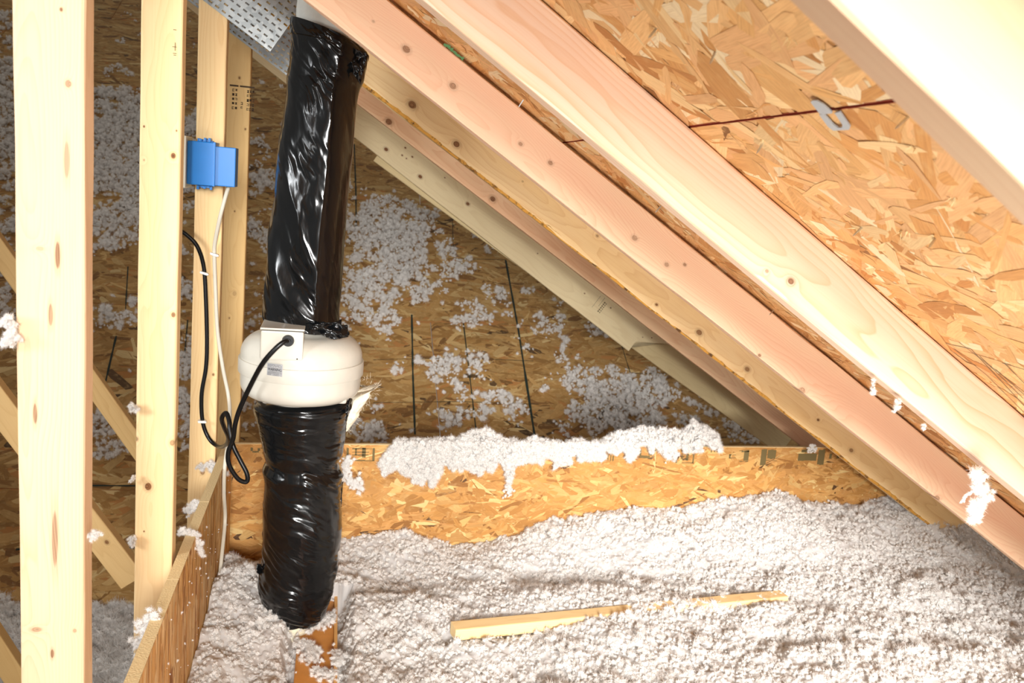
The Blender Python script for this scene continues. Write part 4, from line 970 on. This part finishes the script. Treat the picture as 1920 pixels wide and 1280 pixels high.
# scattered insulation on the deck
bl = [(700, 400, 55, 50, .9), (740, 470, 100, 70, 1.1), (690, 540, 60, 60, 1), (840, 500, 70, 40, .9), (790, 550, 60, 30, .7), (905, 560, 70, 22, .7), (700, 600, 60, 30, .9), (900, 598, 50, 20, .6), (960, 560, 30, 20, .4), (1020, 615, 45, 28, .9), (1045, 665, 55, 32, .9), (850, 690, 45, 30, .8), (790, 680, 30, 25, .5), (735, 690, 30, 18, .5),
      (1090, 710, 60, 40, 1.1), (1180, 740, 90, 45, 1.2), (1150, 780, 110, 40, 1.1), (1110, 770, 60, 40, 1), (960, 768, 60, 25, .8), (850, 775, 40, 20, .6), (760, 750, 25, 20, .5), (715, 770, 25, 30, .6), (680, 805, 50, 22, .9), (1110, 615, 35, 22, .8), (1265, 780, 60, 30, .9), (1370, 812, 70, 20, .8), (1310, 800, 60, 25, .6), (1060, 690, 20, 20, .3), (1005, 700, 30, 20, .4),
      (1010, 790, 60, 20, .6), (830, 800, 40, 14, .5), (1250, 770, 25, 20, .6), (660, 330, 30, 30, .5), (780, 590, 30, 14, .5), (950, 690, 20, 12, .4), (740, 730, 25, 14, .4),
      (220, 250, 120, 70, 1.1), (215, 340, 110, 60, 1.1), (210, 420, 70, 45, .9), (20, 260, 90, 160, .9), (50, 110, 60, 40, .4), (200, 600, 40, 30, .8), (230, 560, 40, 20, .5), (195, 520, 30, 30, .5), (220, 660, 30, 20, .5), (190, 800, 28, 40, .9), (210, 860, 30, 30, .8), (245, 700, 25, 18, .5), (350, 700, 30, 120, .9), (345, 500, 30, 60, .5), (345, 870, 20, 80, .8),
      (490, 330, 30, 50, .8), (490, 440, 28, 60, .8), (480, 560, 30, 40, .7), (450, 740, 30, 45, .9), (465, 700, 20, 30, .8), (20, 880, 25, 20, .6), (10, 560, 20, 60, .7), (15, 990, 20, 20, .5), (490, 230, 20, 30, .3), (340, 230, 30, 60, .5), (455, 820, 30, 30, .6), (10, 640, 20, 30, .4)]
bl = np.array(bl)
N_ = 260000
X = rng.uniform(-3.8, 2.2, N_); Y = rng.uniform(3.4, 8.3, N_) ** 1.0
Pd = np.stack([X, Y, DZ0 + DS * (Y - DY0)], -1); px_, py_ = proj(Pd)
inn = (px_ > -60) & (px_ < 1500) & (py_ > 20) & (py_ < 860); Pd = Pd[inn]; px_, py_, X, Y = px_[inn], py_[inn], X[inn], Y[inn]
wgt = np.zeros(len(X))
for (cx, cy, rx, ry, wv) in bl: wgt = np.maximum(wgt, wv * np.exp(-.6 * (((px_ - cx) / rx) ** 2 + ((py_ - cy) / ry) ** 2)))
nz = fbm(X * 5, Y * 5, 0, 4, 91) * .7 + fbm(X * 17, Y * 17, 0, 3, 95) * .75
k = wgt + nz > .47
den = np.clip((wgt + nz - .47) * 2.2, .12, 1); k &= rng.random(len(X)) < den * .75
Pd = Pd[k] + DNn * (rng.random(k.sum()) * .045 * np.clip(den[k], .15, 1))[:, None]
print('deck tufts', len(Pd))
o = fluff('scattered_insulation', Pd, rng.uniform(.0035, .006, len(Pd)) + .009 * rng.random(len(Pd)) ** 4); tag(o, 'drifts and crumbs of white insulation strewn over the sloping roof deck at the back', 'insulation', kind='stuff')

# insulation left of the knee wall, low floor
def Hl(X, Y):
    return CZ - 1.66 + .05 * fbm(X * 3, Y * 3, 0, 3, 3) + .5 * np.clip((X + .62) / .32, 0, 1) ** 1.5 * np.clip(1.2 - abs(Y - 2.2), 0, 1) + .02 * fbm(X * 20, Y * 20, 0, 3, 13)
gx = np.linspace(-2.4, -.277, 120); gy = np.linspace(.9, 3.32, 120); GX, GY = np.meshgrid(gx, gy); idx = np.arange(120 * 120).reshape(120, 120)
bv = np.stack([GX, GY, Hl(GX, GY) - .01], -1).reshape(-1, 3); bf = np.stack([idx[:-1, :-1], idx[:-1, 1:], idx[1:, 1:], idx[1:, :-1]], -1).reshape(-1, 4).tolist()
X = rng.uniform(-1.7, -.28, 22000); Y = rng.uniform(1.6, 3.32, 22000); Pl = np.stack([X, Y, Hl(X, Y) + rng.random(22000) * .02], -1); px_, py_ = proj(Pl); k = (px_ > -30) & (px_ < 420) & (py_ > 1050) & (py_ < 1350)
o = fluff('loose_insulation', Pl[k], rng.uniform(.007, .016, k.sum()), (bv, bf)); tag(o, 'white insulation on the lower floor behind the left posts, at the bottom left', 'insulation', kind='stuff')

# small tufts caught on wood
def tuft(pxs, y, label, r=(.002, .005), n=60, j=3., grp='stray tufts of insulation caught on the wood', xplane=None, zplane=None):
    pts = []; S = []
    q = catmull([np.array([*p_, 0.]) for p_ in pxs], 10) if len(pxs) > 1 else [np.array([*pxs[0], 0.])]
    for k in range(n):
        c = q[rng.integers(len(q))]; x_, y_ = c[0] + rng.normal(0, j), c[1] + rng.normal(0, j)
        if xplane is not None: p_ = PXp(x_, y_, xplane + rng.random() * .008)
        elif zplane is not None: p_ = PZ(x_, y_, zplane + rng.random() * .008)
        else: p_ = PY(x_, y_, y - rng.random() * .008)
        pts.append(p_); S.append(rng.uniform(*r))
    o = fluff('insulation_tuft', pts, np.array(S)); tag(o, label, 'insulation', grp, 'stuff'); return o
tuft([(1832, 888), (1836, 912), (1846, 930), (1828, 955), (1832, 976)], 1.05, 'long white tuft hanging from the cream rafter at the lower right', r=(.0022, .0048), n=110, j=6)
tuft([(1828, 920), (1812, 928), (1804, 940)], 1.05, 'thin side wisp of the long hanging tuft on the cream rafter', r=(.0008, .0018), n=40, j=1.5)
tuft([(1639, 712), (1637, 726), (1634, 736)], 1.08, 'small white wisp below the cream rafter, upper of the two hanging close together', r=(.001, .0022), n=22, j=1.6)
tuft([(1684, 752), (1680, 764), (1676, 772)], 1.08, 'small white wisp below the cream rafter, lower of the two hanging close together', r=(.001, .0024), n=26, j=2)
tuft([(1733, 796), (1732, 804)], 1.08, 'tiny white wisp midway along the lower edge of the cream rafter', r=(.001, .0022), n=12, j=1.4)
tuft([(10, 600), (22, 620), (14, 640), (30, 636)], 1.075, 'white tuft caught on the left edge of the nearest post', r=(.0016, .0035), n=90, j=5)
tuft([(246, 763), (256, 765)], 1.68, 'small white tuft on the left edge of the second post, beside its middle', r=(.002, .0035), n=26, j=3)
tuft([(252, 893), (244, 903)], 1.68, 'thin white wisp on the left edge of the second post near the round knot', r=(.001, .002), n=22, j=1.6)
tuft([(248, 1010), (246, 1018)], 1.68, 'white tuft on the left edge of the second post near its foot', r=(.002, .004), n=26, j=3.5)
tuft([(172, 1002), (180, 1006)], 1.10, 'small white tuft on the right edge of the nearest post', r=(.0012, .0026), n=26, j=4)
tuft([(376, 875), (398, 872), (404, 884), (420, 888)], 2.28, 'white tuft draped over the top of the left knee wall at the third post', r=(.0025, .005), n=80, j=4)
tuft([(352, 965), (360, 950), (368, 945)], 2.0, 'white tuft on the cut edge of the left knee wall, midway between two posts', r=(.002, .0042), n=60, j=4)
tuft([(332, 1000), (352, 997), (368, 1003), (374, 1022), (380, 1040)], 1.80, 'stringy white tuft hanging over the left knee wall just behind the second post', r=(.0018, .004), n=110, j=3)
tuft([(262, 1180), (280, 1175), (286, 1160), (272, 1200), (262, 1215)], 1.45, 'fluffy white clump on the cut edge of the left knee wall near the bottom', r=(.0025, .005), n=130, j=7)
tuft([(555, 1205), (580, 1215), (592, 1225), (575, 1235)], None, 'white clump lying on the orange joist below the duct, left one', r=(.003, .006), n=110, j=6, zplane=zj + .004)
tuft([(625, 1225), (635, 1240), (640, 1228)], None, 'white clump on the pale strip at the right edge of the joist', r=(.0025, .005), n=60, j=5, zplane=zj + .016)
tuft([(585, 1255), (610, 1262), (632, 1268)], None, 'white clump lying on the orange joist at the bottom edge of the view', r=(.0025, .005), n=80, j=5, zplane=zj + .004)
tuft([(574, 1175), (600, 1166), (622, 1155)], None, 'drift of white insulation on the joist against the foot of the black duct', r=(.003, .006), n=100, j=5, zplane=zj + .01)
tuft([(650, 860), (648, 890), (660, 905), (675, 915)], 2.40, 'spiky white tuft on the back knee wall just right of the lower duct', r=(.0025, .006), n=130, j=6)
tuft([(957, 918), (950, 925)], 2.43, 'small separate white tuft hanging lowest on the back knee wall', r=(.002, .004), n=24, j=4)
tuft([(1518, 838), (1526, 842)], 2.4, 'white crumb on the top corner of the back knee wall at the yellow rafter', r=(.002, .004), n=24, j=4)
# crumbs on the left wall face
pts = []; S = []
for k in range(90):
    x_ = rng.uniform(300, 440); y_ = rng.uniform(900, 1270)
    p_ = PXp(x_, y_, XW + .002)
    if p_[2] < WZ - .01 and p_[1] < 2.44: pts.append(p_); S.append(.0006 + .002 * rng.random() ** 2)
o = fluff('insulation_crumbs', pts, np.array(S)); tag(o, 'tiny white insulation crumbs speckling the face of the left knee wall', 'insulation', kind='stuff')

# fibreglass lining spilling from the duct beside the fan
M_glass = plain('cream_fibre', srgb(246, 236, 212), .95, bump=(90, .8, .004))
A_ = [(668, 720), (706, 712), (708, 735), (690, 745), (676, 765), (660, 795), (648, 812), (642, 780), (652, 745)]
ctr = PY(672, 755, 2.1); v = []; f = []; n = 60; m_ = 18
path = catmull([PY(*q, yv) for q, yv in (((694, 726), 2.12), ((686, 730), 2.10), ((672, 740), 2.08), ((660, 762), 2.07), ((652, 785), 2.07), ((646, 808), 2.08))], 8)
radii = np.interp(np.linspace(0, 1, len(path)), [0, .2, .5, .8, 1], [.024, .034, .036, .026, .010])
for i, p_ in enumerate(path):
    for k in range(28):
        t_ = 2 * math.pi * k / 28; rr = radii[i] * (1 + .35 * float(fbm(math.cos(t_) * 2, math.sin(t_) * 2, i * .25, 3)))
        v.append(p_ + np.array([math.cos(t_) * rr, math.sin(t_) * rr * .8, .4 * rr * math.cos(t_)]))
for i in range(len(path) - 1):
    for k in range(28): f.append((i * 28 + k, i * 28 + (k + 1) % 28, (i + 1) * 28 + (k + 1) % 28, (i + 1) * 28 + k))
f.append(tuple(range(28))); f.append(tuple((len(path) - 1) * 28 + k for k in range(28))[::-1])
# stray fibres
for k in range(500):
    i = rng.integers(len(path)); d_ = rng.normal(0, 1, 3); d_ /= np.linalg.norm(d_); s_ = path[i] + d_ * radii[i] * .9; e_ = s_ + (d_ + rng.normal(0, .5, 3)) * .009
    b_ = len(v); sd = np.cross(d_, rng.normal(0, 1, 3)); sd *= .0003 / np.linalg.norm(sd); v += [s_ - sd, s_ + sd, e_]; f.append((b_, b_ + 1, b_ + 2))
o = link('fibre_lining', mesh('fibre_lining', v, f, True), M_glass); reroot(o, DL); o['label'] = 'cream fibreglass lining spilling out at the top'

# drop the unparented transform quirks
bpy.context.view_layer.update()
